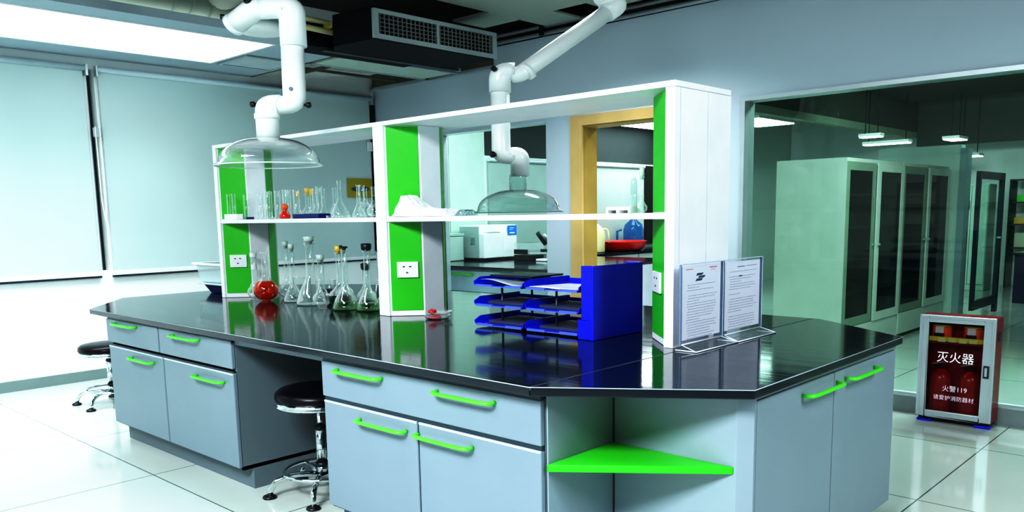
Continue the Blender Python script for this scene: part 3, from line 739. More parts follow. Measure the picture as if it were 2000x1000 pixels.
put(flask_proto('conical_flask', .066, .330, .018, LIQG, .35, stopper='black', conical=True), -2.015, .93, H, 'tall conical flask with a wide black stopper beside the rack side', 'flask', GRP)
put(flask_proto('volumetric_flask', .056, .300, .015, stopper='glass'), -2.47, 1.10, H, 'clear narrow flask standing behind the tallest flask', 'flask', GRP)
put(flask_proto('volumetric_flask', .045, .250, .017, LIQD, .5), -2.02, 1.05, H, 'dark filled flask farthest right against the rack side', 'flask', GRP)
def beaker(x, y, z, r, h, label, liquid=None, group=None, name='beaker'):
    t = thing(name, label, 'beaker', (x, y, z), group)
    obj('glass_body', G().lathe([(.0001, .001), (r*.93, .001), (r, .008), (r, h*.97), (r*1.06, h)], (x, y, z), 24, False), GLASS, t)
    if liquid: obj('liquid', G().lathe([(.0001, .003), (r*.95, .003), (r*.95, h*.55), (.0001, h*.55)], (x, y, z), 24, False), liquid, t)
    return t
beaker(-3.03, 1.17, H, .055, .125, 'glass beaker behind the flasks, left of the tallest one', None, 'beakers behind the flasks')
beaker(-2.72, 1.14, H, .060, .120, 'glass beaker holding dark liquid behind the flasks', pbr('dark blue solution', (.02, .05, .08), .2), 'beakers behind the flasks')
beaker(-2.27, 1.16, H, .055, .125, 'glass beaker behind the dark green flask', None, 'beakers behind the flasks')
bs = thing('burette_stand', 'iron stand with clamps and a burette tube beside the rack side', 'lab stand', (-2.06, 1.17, H))
obj('base', G().box(-2.14, -1.97, 1.14, 1.21, H, H+.012), BLACKP, bs, .003)
obj('rod', G().tube([(-2.03, 1.17, H+.012), (-2.03, 1.17, H+.37)], .006, 10), STEELB, bs)
for zc, ye in ((.31, 1.08), (.22, 1.10)):
    obj('clamp', G().tube([(-2.03, 1.17, H+zc), (-2.12, ye, H+zc)], .006, 8).box(-2.045, -2.015, 1.155, 1.185, H+zc-.014, H+zc+.014), BLACKP, bs)
obj('clamp', G().tube([(-2.08, 1.15, H+.362), (-1.97, 1.19, H+.362)], .005, 8), BLACKP, bs)
obj('burette', G().tube([(-2.115, 1.09, H+.16), (-2.115, 1.09, H+.37)], .010, 12), GLASS, bs)
# on the middle board of the far rack
ZS = 1.2475
cylp = thing('measuring_cylinder', 'x', 'glass tube', (0, 0, 0))
obj('glass_body', G().lathe([(.0001, .001), (.024, .001), (.024, .006), (.0165, .012), (.0165, .148), (.020, .155)], n=16, caps=False), GLASS, cylp)
spots = [(-3.285, .153, 'nearest the green post'), (-3.19, .161, 'second from the green post'), (-3.13, .171, 'third from the green post'),
         (-3.055, .172, 'fourth from the green post'), (-2.985, .170, 'fifth from the green post'), (-2.915, .174, 'just left of the small red flask'),
         (-2.845, .172, 'behind the small red flask'), (-2.775, .169, 'just right of the small red flask'), (-2.62, .173, 'above the left end of the blue box'),
         (-2.49, .178, 'above the middle of the blue box'), (-2.265, .178, 'left of the yellow notice')]
GC = 'clear glass cylinders in a row on the far rack board'
for i, (x, h, w) in enumerate(spots):
    loc = (max(x, -3.235), .93 if i == 0 else 1.10 if i == 10 else 1.0+.03*((i*7) % 3-1), ZS); sc = (1.1, 1.1, h/.155)
    if i == 0: cylp.location = loc; cylp.scale = sc; cylp['label'] = 'clear glass cylinder on the far rack board, '+w; cylp['group'] = GC
    else: dup(cylp, loc, 'clear glass cylinder on the far rack board, '+w, GC, scale=sc)
GF = 'small flasks on the far rack board'
for x, y, r, h, st, con, lab in ((-2.845, 1.12, .036, .150, 'amber', False, 'small clear flask with a yellow stopper behind the red flask'),
                         (-2.945, 1.12, .034, .135, 'amber', True, 'small clear flask with a yellow stopper, farther left one'),
                         (-2.70, 1.06, .036, .140, 'amber', True, 'small clear flask with an amber stopper right of the red flask'),
                         (-2.555, 1.04, .035, .168, None, True, 'small clear flask behind the blue box'),
                         (-2.425, 1.03, .040, .172, None, True, 'clear flask at the right end of the blue box'),
                         (-2.335, 1.0, .056, .206, None, True, 'tall pointed clear flask, highest on the far rack board'),
                         (-2.205, 1.08, .045, .160, None, False, 'clear round flask in front of the yellow notice'),
                         (-2.130, .98, .040, .176, None, True, 'clear flask second from the rack side on the far board'),
                         (-2.050, 1.02, .040, .163, None, False, 'clear flask nearest the rack side on the far board')):
    f = flask_proto('small_flask', r, h, .011, stopper=st, conical=con); put(f, x, y, ZS, lab, 'flask', GF)
rf = thing('red_flask', 'small flask with bright red and orange contents on the far rack board', 'flask', (-2.745, .90, ZS))
obj('body', G().lathe([(.0001, .001), (.030, .001), (.034, .014), (.026, .032), (.014, .044), (.014, .055)], (-2.745, .90, ZS), 20, False), REDC, rf)
obj('cap', G().lathe([(.014, .055), (.022, .062), (.022, .078), (.008, .088)], (-2.745, .90, ZS), 16), pbr('orange cap', (.80, .18, .05), .4), rf)
for x, l in ((-3.40, 'x'),):
    t = thing('tube_rack', 'pale plastic rack holding two glass tubes against the green post', 'tube rack', (-3.27, .855, ZS))
    obj('block', G().box(-3.345, -3.19, .832, .878, ZS, ZS+.034), WHITE2, t, .004)
tp = thing('test_tube', 'clear glass tube in the pale rack, left one', 'glass tube', (-3.318, .855, ZS+.0345), 'tubes in the pale rack')
obj('glass_body', G().lathe([(.0001, 0), (.010, .001), (.012, .006), (.012, .120), (.015, .124)], (-3.318, .855, ZS+.0345), 14, False), GLASS, tp)
dup(tp, (-3.255, .855, ZS+.0345), 'clear glass tube in the pale rack, right one', 'tubes in the pale rack')
single('bottle_lid', G().lathe([(.024, 0), (.024, .014)], (-3.12, .885, ZS), 20), NAVY, 'flat dark blue lid lying on the far rack board', 'lid')
single('blue_box', G().box(-2.635, -2.37, .88, .96, ZS, ZS+.026), NAVY, 'long flat dark blue box on the far rack board', 'box', bevel=.004)
for i, (x, y, r) in enumerate(((-2.96, .89, .02), (-2.88, .885, .017), (-2.26, .89, .03), (-2.17, .90, .026), (-2.07, .89, .024))):
    st = ['amber rimmed', 'pale green', 'teal', 'clear wide', 'clear small'][i]
    t = thing('glass_dish', st+' glass dish lying at the front edge of the far rack board', 'dish', (x, y, ZS))
    obj('glass_body', G().lathe([(.0001, .001), (r*.9, .001), (r, .006), (r, .014)], (x, y, ZS), 18, False), GLASS, t)
# near rack board
def crumple(name, x0, x1, y0, y1, z, hf, mat, label, cat, seed=1):
    rnd = random.Random(seed); nx, ny = 26, 12; v = []
    for j in range(ny+1):
        for i in range(nx+1):
            u, w = i/nx, j/ny; e = min(1, 6*min(u, 1-u, w, 1-w))
            xx = x0+(x1-x0)*u+.006*rnd.uniform(-1, 1); yt = min(y1, .825+(xx+1.7035)*1.02) if xx < -1.56 else y1
            v.append((xx, y0+(max(yt, y0+.01)-y0)*w+(.003*rnd.uniform(-1, 1)), z+.002+e*(hf(u, w)+.010*rnd.random())))
    f = [(j*(nx+1)+i, j*(nx+1)+i+1, (j+1)*(nx+1)+i+1, (j+1)*(nx+1)+i) for j in range(ny) for i in range(nx)]
    o = single(name, G().add(v, f, False), mat, label, cat)
    s = o.modifiers.new('t', 'SOLIDIFY'); s.thickness = .002; s.offset = 1
    return o
crumple('plastic_bag', -1.675, -1.27, .838, .99, ZS, lambda u, w: .075*math.exp(-((u-.17)/.17)**2)+.026, pbr('white film', (.88, .92, .94), .4), 'crumpled white plastic bag at the left end of the near rack board', 'bag')
crumple('plastic_wrap', -1.262, -1.19, .88, .97, ZS, lambda u, w: .018, clear('crinkled film', (.9, .95, .95), (.7, .8, .8), .7, .4, .5), 'scrap of clear plastic wrap right of the white bag', 'wrap', 4)
t = thing('tube_rack', 'small white rack on the near board beside the end post', 'tube rack', (-.32, .94, ZS))
obj('block', G().box(-.40, -.285, .90, .96, ZS+.012, ZS+.026).box(-.40, -.39, .90, .96, ZS, ZS+.012).box(-.295, -.285, .90, .96, ZS, ZS+.012).box(-.35, -.335, .90, .96, ZS, ZS+.012), WHITE2, t, .002)
t = thing('capped_tube', 'clear tube with a rounded white tip standing behind the small white rack', 'glass tube', (-.35, 1.02, ZS))
obj('glass_body', G().lathe([(.014, 0), (.013, .10), (.013, .128), (.008, .138), (.0001, .14)], (-.35, 1.02, ZS), 16), clear('frosted tube', (.8, .88, .86), (.9, .95, .95), .9, .3, .5), t)
f = flask_proto('slim_flask', .022, .142, .008, stopper='glass'); put(f, -.290, .99, ZS, 'slim stoppered flask standing in the beaker group by the end post', 'flask', 'glass by the end post')
beaker(-.262, .915, ZS, .028, .068, 'small clear beaker on the near board against the end post')
# petri dish with a red lump on the worktop
pd = thing('watch_glass', 'clear glass dishes with red pieces on the worktop by the middle post', 'dish', (-1.44, .915, H))
obj('lower_dish', G().lathe([(.0001, .002), (.050, .002), (.062, .010), (.066, .018)], (-1.44, .915, H), 28, False), GLASS, pd)
obj('upper_dish', G().lathe([(.0001, .020), (.040, .021), (.056, .030), (.060, .036)], (-1.43, .925, H), 28, False), GLASS, pd)
obj('red_piece', G().lathe([(.004, .022), (.020, .030), (.021, .040), (.010, .048)], (-1.455, .895, H), 14).lathe([(.03, .003), (.036, .006), (.03, .012)], (-1.445, .90, H), 20), pbr('crimson', (.62, .01, .03), .35), pd)
# tubs at the far end of the worktop
def tub(name, x0, x1, y0, y1, z0, z1, fl, mat, label, rim):
    t = thing(name, label, 'tub', ((x0+x1)/2, (y0+y1)/2, z0))
    a = [(x0+fl, y0+fl*.5), (x1-fl, y0+fl*.5), (x1-fl, y1-fl*.5), (x0+fl, y1-fl*.5)]; b = [(x0, y0), (x1, y0), (x1, y1), (x0, y1)]
    i_ = .006
    v = [(*p, z0) for p in a]+[(*p, z1) for p in b]+[(x0+i_, y0+i_, z1), (x1-i_, y0+i_, z1), (x1-i_, y1-i_, z1), (x0+i_, y1-i_, z1)]+[(p[0]+(i_ if k in (0, 3) else -i_), p[1]+(i_ if k < 2 else -i_), z0+.006) for k, p in enumerate(a)]
    f = [(3, 2, 1, 0), (0, 1, 5, 4), (1, 2, 6, 5), (2, 3, 7, 6), (3, 0, 4, 7)]+[(4+k, 4+(k+1) % 4, 8+(k+1) % 4, 8+k) for k in range(4)]+[(8+k, 8+(k+1) % 4, 12+(k+1) % 4, 12+k) for k in range(4)]+[(12, 13, 14, 15)]
    obj('body', G().add(v, f), mat, t, .006)
    e = .018
    obj('rim', G().box(x0-e, x1+e, y0-e, y0, z1-.012, z1).box(x0-e, x1+e, y1, y1+e, z1-.012, z1).box(x0-e, x0, y0, y1, z1-.012, z1).box(x1, x1+e, y0, y1, z1-.012, z1), rim, t, .002)
    return t
tub('blue_tub', -3.90, -3.50, .93, 1.19, H+.001, .822, .06, NAVY, 'dark blue tub under the white tub at the far end of the worktop', pbr('pale rim', (.6, .68, .72), .3))
tub('white_tub', -3.965, -3.49, .92, 1.20, .8225, .955, .035, TUBM, 'milky white tub stacked on the blue tub at the far end of the worktop', WHITE2)

# ------------------------------------------------------------------ fire extinguisher cabinet
fx0, fx1, fy0, fy1 = .047, .445, 3.345, 3.495
fcab = thing('fire_cabinet', 'red fire extinguisher cabinet with silver framed glass door on the floor', 'cabinet', (.246, 3.42, 0))
w = .008
obj('housing', G().box(fx0, fx1, fy1-w, fy1, .035, .63).box(fx0, fx0+w, fy0+.02, fy1-w, .035, .63).box(fx1-w, fx1, fy0+.02, fy1-w, .035, .63)
    .box(fx0+w, fx1-w, fy0+.02, fy1-w, .622, .63).box(fx0+w, fx1-w, fy0+.02, fy1-w, .035, .043), RED, fcab)
dr = obj('door_frame', G().box(fx0, fx0+.05, fy0, fy0+.02, .035, .632).box(fx1-.058, fx1, fy0, fy0+.02, .035, .632).box(fx0+.05, fx1-.058, fy0, fy0+.02, .59, .632)
    .box(fx0+.05, fx1-.058, fy0, fy0+.02, .035, .072), ALU, fcab, .004, label='silver aluminium door frame')
obj('frame_bead', G().box(fx0+.012, fx0+.018, fy0-.003, fy0, .05, .62).box(fx1-.018, fx1-.012, fy0-.003, fy0, .05, .62).box(fx0+.018, fx1-.018, fy0-.003, fy0, .614, .62), ALU, dr)
obj('pane', G().box(fx0+.05, fx1-.058, fy0+.008, fy0+.011, .072, .59), PANEF, dr)
obj('latch', G().box(fx1-.05, fx1-.022, fy0-.008, fy0, .295, .365), STEELB, dr)
obj('latch_plate', G().box(fx1-.043, fx1-.030, fy0-.010, fy0-.008, .305, .355), ALU, dr)
obj('inner_shelf', G().box(fx0+w, fx1-w, fy0+.022, fy1-w, .468, .476), RED, fcab)
obj('yellow_strip', G().box(fx0+.052, fx1-.060, fy0+.014, fy0+.019, .482, .508), YELLOW, fcab, label='yellow strip with pale labels')
lb = G()
for i in range(4): lb.box(fx0+.10+i*.055, fx0+.14+i*.055, fy0+.012, fy0+.0138, .478+.002*(i % 2), .503)
obj('strip_labels', lb, pbr('pale label', (.65, .72, .30), .6), fcab)
for x in (fx0+.03, fx1-.06): obj('foot', G().box(x-.025, x+.055, fy0+.012, fy0+.06, 0, .015), BLUE, fcab, .004)
obj('base_shadow_board', G().box(fx0+.01, fx1-.01, fy0+.03, fy1-.01, .012, .035), BLACKP, fcab)
obj('side_clasp', G().box(fx1, fx1+.004, fy0+.06, fy0+.10, .50, .55), STEELB, fcab)
wl = pbr('glowing white lettering', (.85, .88, .92), .6, emit=(.8, .85, .9), es=.25)  # faint glow put into the white letters
text_mesh('lettering', '灭火器', .066, wl, dr, (.245, fy0+.0065, .388), ROT_FRONT)
text_mesh('lettering', '火警119', .038, pbr('glowing pinkish lettering', (.75, .60, .72), .6, emit=(.8, .6, .7), es=.2), dr, (.250, fy0+.0065, .207), ROT_FRONT)  # these letters carry a faint added glow too
text_mesh('lettering', '请爱护消防器材', .031, MATS['glowing pinkish lettering'], dr, (.246, fy0+.0065, .152), ROT_FRONT)
ep = thing('fire_extinguisher', 'red fire extinguisher in the cabinet, left one', 'fire extinguisher', (.155, 3.425, .044), 'extinguishers in the cabinet')
obj('cylinder', G().lathe([(.05, 0), (.056, .006), (.056, .215), (.045, .245), (.02, .262), (.016, .27)], (.155, 3.425, .044), 24), REDB, ep)
obj('valve', G().lathe([(.016, .268), (.016, .285)], (.155, 3.425, .044), 12).box(.115, .175, 3.415, 3.435, .325, .333), BLACKP, ep)
obj('grip', G().add([(.105, 3.41, .335), (.175, 3.41, .352), (.175, 3.44, .352), (.105, 3.44, .335), (.105, 3.41, .340), (.175, 3.41, .358), (.175, 3.44, .358), (.105, 3.44, .340)],
                    [(0, 1, 2, 3), (4, 7, 6, 5), (0, 4, 5, 1), (1, 5, 6, 2), (2, 6, 7, 3), (3, 7, 4, 0)]), ALU, ep)
dup(ep, (.310, 3.425, .044), 'red fire extinguisher in the cabinet, right one', 'extinguishers in the cabinet')
mp_ = thing('escape_hood_box', 'orange smoke hood canister on the upper cabinet shelf, left one', 'canister', (.150, 3.42, .4765), 'canisters on the cabinet shelf')
obj('body', G().lathe([(.046, 0), (.050, .004), (.050, .078), (.046, .084)], (.150, 3.42, .4765), 24), ORANGE, mp_)
obj('lid', G().lathe([(.0515, .084), (.0515, .094), (.04, .097)], (.150, 3.42, .4765), 24), pbr('yellow rim', (.6, .45, .05), .5), mp_)
obj('face_print', G().box(.128, .172, 3.366, 3.3685, .520, .565), pbr('pale print', (.70, .72, .72), .6), mp_)
obj('black_band', G().box(.120, .176, 3.3635, 3.368, .505, .528), BLACKP, mp_)
dup(mp_, (.318, 3.42, .4765), 'orange smoke hood canister on the upper cabinet shelf, right one', 'canisters on the cabinet shelf')

# ------------------------------------------------------------------ next room
struct('wall_far_left', G().box(XW-.12, XW, YW+.1, 13.2, 0, 3.2), WALLN)
struct('wall_far', G().box(-5.43, 4.32, 13.1, 13.2, 0, 3.2), WALLL)
struct('wall_far_right', G().box(4.2, 4.32, YW+.12, 13.2, 0, 3.2), WALLN)
struct('ceiling_far', G().box(-5.43, 4.32, YW+.12, 13.2, 2.95, 3.05), pbr('dark far ceiling', (.02, .035, .032), .9, noise=.3))
struct('trim_9', G().box(-3.0, -2.9, 5.2, 13.1, 2.33, 2.42), pbr('sage beam', (.30, .38, .30), .7))
struct('trim_10', G().box(-2.99, -2.91, 5.2, 13.1, 2.42, 2.95), pbr('dark sage bulkhead', (.07, .10, .085), .8))
struct('trim_11', G().box(-2.9, 4.2, 12.4, 12.5, 2.20, 2.95), pbr('dark sage bulkhead', (0, 0, 0)))
struct('trim_12', G().box(-2.7, 2.5, 7.3, 11.4, 2.78, 2.80), pbr('grey green ceiling board', (.03, .05, .04), .8))
# blinds of the next room
def blind_far(y0, y1, label):
    t = thing('roller_blind', label, 'blind', (XW, (y0+y1)/2, .8), 'roller blinds in the next room')
    obj('cloth', G().box(XW+.02, XW+.024, y0, y1, .80, 1.86), pbr('pale green blind', (.36, .46, .43), .85), t)
    obj('roller', G().tube([(XW+.035, y0, 1.88), (XW+.035, y1, 1.88)], .028, 14, .8), pbr('blind rail', (0, 0, 0)), t)
blind_far(5.15, 6.5, 'pale roller blind seen through the tall pane behind the near rack')
blind_far(6.75, 8.30, 'pale roller blind seen through the oak doorway')
struct('trim_13', G().box(XW+.001, XW+.012, 5.12, 10., 1.93, 2.9), pbr('dark sage wall', (.03, .045, .045), .8))
struct('trim_14', G().box(XW+.001, XW+.05, 8.35, 8.75, .8, 1.9), DARKC)
struct('trim_16', G().box(XW+.0005, XW+.006, YW+.12, 5.10, 0, 2.9), pbr('sage wall panel', (.50, .64, .56), .8))
struct('trim_17', G().box(XW+.006, XW+.010, 4.55, 4.556, 0, 2.9), BENCHD)
# bench against the pane with instrument
nb = thing('side_bench', 'black topped grey bench in the next room seen through the tall pane', 'bench', (-4.1, 4.8, 0))
obj('top', G().box(-5.28, -3.2, 3.86, 5.9, H-.028, H), TOPM, nb)
obj('carcass', G().box(-4.60, -3.2, 3.92, 5.8, 0, H-.03), BGREY, nb)
dw = obj('drawer', G().box(-4.78, -3.9, 3.895, 3.915, .50, .70), BGREY, nb)
obj('drawer', G().box(-3.89, -3.2, 3.895, 3.915, .50, .70), BGREY, nb)
obj('door', G().box(-4.78, -3.9, 3.895, 3.915, .11, .48), BGREY, nb); obj('door', G().box(-3.89, -3.2, 3.895, 3.915, .11, .48), BGREY, nb)
obj('handle', G().tube([(-4.56, 3.895, .668), (-4.56, 3.87, .668), (-4.28, 3.87, .668), (-4.28, 3.895, .668)], .011, 8), GREENH, dw)
ins = thing('analysis_instrument', 'white boxy laboratory instrument on the bench in the next room', 'instrument', (-5.0, 5.0, H))
obj('body', G().box(-5.24, -4.92, 4.63, 5.15, H+.02, 1.135), pbr('white instrument shell', (.80, .86, .85), .4), ins, .008)
obj('door_panel', G().box(-4.92, -4.85, 4.625, 4.93, H+.025, 1.045), WHITE2, ins, .006)
obj('door_panel', G().box(-4.92, -4.85, 4.935, 5.15, H+.025, 1.045), WHITE2, ins, .006)
obj('upper_panel', G().box(-4.92, -4.86, 4.96, 5.15, 1.047, 1.133), WHITE2, ins, .004)
obj('tray_rim', G().box(-4.91, -4.86, 4.68, 4.90, 1.046, 1.06), ALU, ins)
obj('side_panel', G().box(-5.23, -4.93, 4.622, 4.63, H+.03, 1.12), pbr('grey instrument side', (.38, .47, .45), .5), ins)
obj('switch', G().box(-5.05, -4.99, 4.617, 4.622, .93, 1.00), pbr('grey switch', (.2, .27, .26), .5), ins)
obj('foot_rail', G().box(-5.20, -4.87, 4.66, 5.12, H+.001, H+.02), BLACKP, ins)
obj('poster', G().box(-4.849, -4.846, 5.0, 5.145, 1.02, 1.125), pbr('blue poster', (.01, .22, .72), .5), ins, label='blue printed notice')
obj('poster_text', G().box(-4.8455, -4.845, 5.03, 5.10, 1.095, 1.101).box(-4.8455, -4.845, 5.03, 5.08, 1.075, 1.080).box(-4.8455, -4.845, 5.03, 5.11, 1.038, 1.050), WHITE2, ins)
sb = thing('storage_box', 'pale grey box at the left of the white instrument', 'box', (-5.0, 4.3, H))
obj('body', G().box(-5.28, -5.10, 4.34, 4.56, H+.001, 1.02), pbr('pale sage box', (.42, .55, .50), .5), sb, .01)
obj('lid', G().box(-5.285, -5.095, 4.335, 4.565, 1.0205, 1.05), pbr('sage lid', (.36, .48, .44), .5), sb, .004)
bl = thing('balance', 'dark electronic balance with glass shield right of the white instrument', 'balance', (-4.45, 5.0, H))
obj('base', G().box(-4.62, -4.40, 4.85, 5.1, H+.001, H+.06), BLACKP, bl, .006)
obj('display', G().box(-4.61, -4.41, 4.845, 4.849, H+.07, H+.12), pbr('black display', (.01, .012, .014), .15), bl)
obj('shield', G().box(-4.62, -4.40, 4.86, 5.1, H+.06, H+.19), GLASS, bl)
ms = thing('microscope', 'small black and white microscope on the bench in the next room', 'microscope', (-4.2, 4.9, H))
obj('base', G().box(-4.28, -4.14, 4.83, 4.95, H+.001, H+.025), WHITE2, ms, .006)
obj('arm', G().tube(sweep([(-4.2, 4.93, H+.025), (-4.2, 4.95, H+.20), (-4.2, 4.88, H+.28)], .05), .016, 10), ALU, ms)
obj('eyepiece', G().tube([(-4.2, 4.90, H+.18), (-4.22, 4.80, H+.30)], .024, 12).lathe([(.035, .1), (.035, .13)], (-4.2, 4.87, H), 14), BLACKP, ms)
# counter with basin behind the doorway
kc = thing('side_counter', 'black topped white counter in the next room seen through the doorway', 'counter', (-4.9, 7.2, 0))
obj('top', G().box(-5.28, -4.56, 6.0, 9.2, H-.035, H), TOPM, kc)
obj('carcass', G().box(-5.27, -4.60, 6.02, 9.2, .10, H-.036), pbr('pale counter front', (.62, .72, .70), .5), kc)
g = G()
for y in (6.6, 7.2, 7.8, 8.4): g.box(-4.599, -4.597, y-.004, y+.004, .1, H-.036)
obj('door_gap', g, GAP, kc)
obj('plinth', G().box(-5.27, -4.68, 6.05, 9.15, 0, .10), GREYD, kc)
rb = thing('red_basin', 'round red plastic basin on the counter behind the doorway', 'basin', (-4.90, 7.22, H))
obj('body', G().lathe([(.0001, .002), (.25, .002), (.31, .03), (.33, .11), (.345, .125), (.335, .128), (.32, .112), (.30, .035), (.0001, .012)], (-4.90, 7.22, H), 40, False), REDW, rb)
wj = thing('water_bottle', 'large blue water bottle behind the red basin', 'bottle', (-5.07, 7.75, H))
obj('body', G().lathe([(.0001, .002), (.135, .002), (.14, .02), (.14, .10), (.132, .115), (.14, .13), (.14, .26), (.12, .33), (.05, .39), (.045, .42)], (-5.07, 7.75, H), 32, False), JUG, wj)
obj('cap', G().lathe([(.05, .42), (.05, .46)], (-5.07, 7.75, H), 20), BLUE, wj)
obj('handle', G().tube([(-5.2, 7.64, H+.26), (-5.2, 7.55, H+.24), (-5.2, 7.55, H+.12), (-5.2, 7.64, H+.10)], .016, 10), JUG, wj)
cj = thing('cream_jug', 'cream plastic jug beside the red basin at the door frame', 'jug', (-4.85, 6.62, H))
obj('body', G().lathe([(.0001, .002), (.12, .002), (.125, .02), (.125, .22), (.11, .29), (.05, .35), (.045, .36)], (-4.85, 6.60, H), 28, False), CREAM, cj)
obj('handle', G().tube(sweep([(-4.80, 6.72, H+.30), (-4.78, 6.78, H+.28), (-4.76, 6.78, H+.12)], .04), .012, 8), CREAM, cj)
# glazed cupboards behind the large pane
def glazed(y0, y1, label):
    t = thing('glazed_cupboard', label, 'cupboard', (-1.4, (y0+y1)/2, 0), 'glazed cupboards in the next room')
    x0, x1, zt = -1.73, -1.10, 1.665
    obj('side_panel', G().box(x0, x1-.02, y0, y0+.02, .0, zt), BENCHG, t)
    obj('side_panel', G().box(x0, x1-.02, y1-.02, y1, .0, zt), BENCHG, t)
    obj('back_panel', G().box(x0, x0+.02, y0+.02, y1-.02, 0, zt), BENCHG, t)
    obj('top_panel', G().box(x0+.02, x1-.02, y0+.02, y1-.02, zt-.05, zt), BENCHG, t)
    obj('base_unit', G().box(x0+.02, x1-.01, y0+.02, y1-.02, 0.04, .24), BENCHG, t)
    g = G()
    for z in (.52, .80, 1.08, 1.36): g.box(x0+.02, x1-.03, y0+.02, y1-.02, z, z+.014)
    obj('shelf', g, BENCHD, t)
    ym = (y0+y1)/2
    for k, (a, b) in enumerate(((y0, ym), (ym, y1))):
        xx = x1-.018*(1-k)
        d_ = obj('door', G().box(xx-.016, xx, a+.004, a+.075, .245, zt-.03).box(xx-.016, xx, b-.075, b-.004, .245, zt-.03)
                 .box(xx-.016, xx, a+.075, b-.075, zt-.10, zt-.03).box(xx-.016, xx, a+.075, b-.075, .245, .32), BENCHD if k == 0 else BENCHG, t)
        obj('pane', G().box(xx-.010, xx-.007, a+.075, b-.075, .32, zt-.10), PANEC, d_)
        obj('handle', G().box(xx, xx+.02, (b-.05 if k == 0 else a+.03), (b-.02 if k == 0 else a+.06), .92, .94), ALU, d_)
    return t
glazed(5.13, 6.46, 'sage glazed cupboard nearest the large pane')
glazed(6.48, 7.88, 'sage glazed cupboard standing behind the nearest one')
bp = thing('shelf_bottle', 'small pale bottle on a shelf of the nearest glazed cupboard', 'bottle', (-1.35, 5.4, 1.094), 'bottles in the glazed cupboards')
obj('body', G().lathe([(.0001, .001), (.04, .001), (.042, .05), (.03, .09), (.014, .11), (.014, .13)], (-1.35, 5.4, 1.094), 14, False), pbr('pale bottle', (.40, .52, .50), .2), bp)
k = 0
for z, zl in ((.814, 'third'), (1.094, 'second'), (.534, 'lowest')):
    for y, yl in ((5.62, 'front'), (5.85, 'middle'), (6.9, 'far')):
        dup(bp, (-1.32-.03*(k % 3), y, z), 'small pale bottle on the %s shelf of the glazed cupboards, %s one' % (zl, yl), 'bottles in the glazed cupboards', scale=(1+.2*(k % 2), 1+.2*(k % 2), 1+.25*(k % 3))); k += 1
# white partition, framed leaf, far shelving
struct('wall_partition_white', G().box(-1.9, -1.05, 8.0, 8.15, 0, 1.90), pbr('pale partition', (.60, .72, .68), .7))
struct('trim_15', G().box(-1.05, -.985, 7.98, 8.17, 0, 1.86), pbr('grey partition edge', (.32, .42, .45), .7))
gl = thing('glazed_door_leaf', 'dark framed glass leaf beyond the glazed cupboards', 'glass door', (-.9, 8.4, 0))
obj('frame', G().box(-.93, -.89, 8.16, 8.22, .12, 1.62).box(-.93, -.89, 9.1, 9.2, .02, 1.62).box(-.93, -.89, 8.22, 9.1, .12, .22).box(-.93, -.89, 8.22, 9.1, 1.54, 1.62), STEELB, gl)
obj('pane', G().box(-.915, -.905, 8.22, 9.1, .22, 1.54), PANE1, gl)
obj('handle', G().box(-.89, -.85, 8.98, 9.05, .88, .90), ALU, gl)
lo = thing('tall_locker', 'pale green tall locker far behind the large pane', 'locker', (-1.5, 12, 0))
obj('body', G().box(-2.15, -1.70, 11.9, 12.3, 0, 1.57), pbr('locker green', (.48, .62, .56), .6), lo, .01)
obj('door', G().box(-2.14, -1.93, 11.88, 11.9, .1, 1.54).box(-1.92, -1.71, 11.88, 11.9, .1, 1.54), pbr('locker door', (.52, .66, .60), .6), lo)
obj('handle', G().box(-1.96, -1.945, 11.86, 11.88, 1.2, 1.33), INKD, lo)
sh = thing('wall_shelving', 'white shelving with boxes on the far wall behind the large pane', 'shelving', (-1., 12.8, 0))
g = G()
for z in (.60, .95, 1.28, 1.62): g.box(-1.6, 1.0, 12.6, 13.0, z, z+.02)
for x in (-1.6, -.7, .2, 1.0): g.box(x, x+.02, 12.6, 13.0, 0, 1.64)
obj('frame', g, STEELB, sh)
for i, (x, z, w_, h, m, lab) in enumerate(((-1.50, 1.30, .16, .10, pbr('bright green box', (.05, .7, .08), .5), 'bright green box on the far wall shelving'),
                                      (-1.32, 1.30, .30, .12, WHITE2, 'white box on the upper far wall shelf'),
                                      (-1.52, .97, .16, .10, AMBER, 'amber box on the far wall shelving'),
                                      (-1.34, .97, .28, .14, INKD, 'dark box beside the amber one on the far wall shelving'),
                                      (-1.50, .62, .45, .22, pbr('cream machine', (.62, .66, .5), .5), 'cream machine on the lower far wall shelf'))):
    single('shelf_box', G().box(x, x+w_, 12.62, 12.9, z+.001-(.001 if z > 5 else 0), z+h), m, lab, 'box', bevel=.006)
dc = thing('low_cabinet', 'dark blue low cabinet on the right behind the large pane', 'cabinet', (-.3, 10, 0))
obj('body', G().box(-1.0, .6, 10.4, 11.0, 0, .62), pbr('deep navy cabinet', (.006, .012, .05), .5), dc, .01)
obj('top', G().box(-1.03, .63, 10.37, 11.03, .62, .65), TOPM, dc)
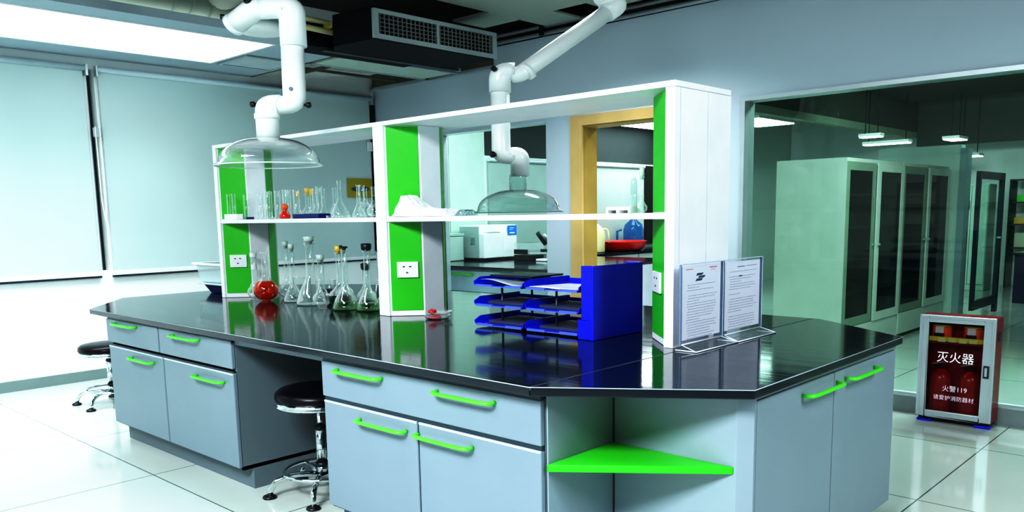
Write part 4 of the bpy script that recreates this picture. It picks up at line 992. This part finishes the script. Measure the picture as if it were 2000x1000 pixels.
# strip lights and ceiling lights of the next room
def strip(x0, x1, y0, y1, z, s, label):
    t = thing('strip_light', label, 'light', ((x0+x1)/2, (y0+y1)/2, z), 'ceiling lights of the next room')
    obj('diffuser', G().box(x0, x1, y0, y1, z, z+.012), emis('strip %.1f' % s, (.85, 1, 1), s), t)
    obj('housing', G().box(x0-.01, x1+.01, y0-.01, y1+.01, z+.012, z+.05), WHITE2, t)
    for xr in (x0+.05, x1-.05): obj('hanger_rod', G().tube([(xr, (y0+y1)/2, z+.05), (xr, (y0+y1)/2, 2.952)], .006, 8), BLACKP, t)
strip(-5.15, -4.30, 6.9, 8.5, 2.40, 9, 'broad bright ceiling panel seen through the oak doorway')
strip(-3.95, -3.42, 8.1, 9.1, 2.38, 9, 'bright ceiling panel at the left edge of the large pane')
strip(-2.95, -2.35, 10.3, 10.45, 2.12, 12, 'thin strip light above the glazed cupboards, lower one')
strip(-2.68, -2.42, 9.45, 9.58, 2.16, 10, 'short strip light above the glazed cupboards, upper one')
strip(-2.05, -1.85, 10.8, 11.2, 2.16, 12, 'small bright ceiling light above the white partition')
strip(-2.2, -1.9, 12.0, 12.25, 1.98, 12, 'slanted strip light near the far wall behind the large pane')

# ------------------------------------------------------------------ lamps
def area(name, loc, size, power, col=(.90, .98, 1), rot=(0, 0, 0), sy=None, spread=180):
    l = bpy.data.lights.new(name, 'AREA'); l.energy = power; l.size = size; l.color = col
    l.spread = math.radians(spread)
    if sy: l.shape = 'RECTANGLE'; l.size_y = sy
    o = bpy.data.objects.new(name, l); COL.objects.link(o); o.location = loc; o.rotation_euler = rot
    return o
area('panel_lamp', (-4.39, -.7, 2.488), .92, 58, sy=4.5, spread=95)
area('unseen_room_light', (.3, -2.9, 2.98), 1.6, 135, rot=(math.radians(34), 0, math.radians(20)), sy=.8, spread=112)  # added frontal fill, unseen behind the camera
area('unseen_room_light', (2.8, .8, 2.6), 1.2, 70, rot=(0, math.radians(30), 0), sy=.6)
area('unseen_room_light', (-1.6, -2.2, 2.98), 1.6, 50, sy=.6)
area('unseen_room_light', (-1.9, 2.6, 2.73), .9, 30, sy=.35, spread=125)  # added fill brightening the wall behind the rack, kept out of frame
area('next_room_fill', (-3.4, 5.6, 2.7), 1.5, 50, sy=.8)
area('next_room_fill', (-4.0, 3.95, 2.7), 1.2, 60, sy=.3)  # added fill to brighten the next room, hidden behind the wall head
area('next_room_fill', (.2, 4.6, 2.7), 1.2, 105, sy=.6)  # added fill for the glazed cupboards, out of sight above the pane
area('next_room_fill', (-4.2, 8.2, 2.35), 1.0, 14, sy=.6)
area('next_room_fill', (-.8, 8.3, 2.74), 2.0, 110, rot=(math.radians(62), 0, 0), sy=.5)  # added fill tilted towards the far wall, out of sight
w_ = bpy.data.worlds.new('world'); SC.world = w_; w_.use_nodes = True
w_.node_tree.nodes['Background'].inputs[0].default_value = (.55, .75, .8, 1)
w_.node_tree.nodes['Background'].inputs[1].default_value = .0
SC.view_settings.view_transform = 'Standard'
SC.view_settings.look = 'None'
SC.view_settings.use_curve_mapping = True
cm = SC.view_settings.curve_mapping; cc_ = cm.curves[3]
cc_.points.new(.12, .055); cc_.points.new(.5, .53); cc_.points.new(.8, .93)
cm.update()
SC.view_settings.exposure = 0.0
SC.cycles.max_bounces = 10; SC.cycles.transparent_max_bounces = 24; SC.cycles.diffuse_bounces = 5; SC.cycles.glossy_bounces = 5
SC.cycles.use_denoising = True
SC.cycles.caustics_reflective = False; SC.cycles.caustics_refractive = False
SC.cycles.sample_clamp_indirect = 4
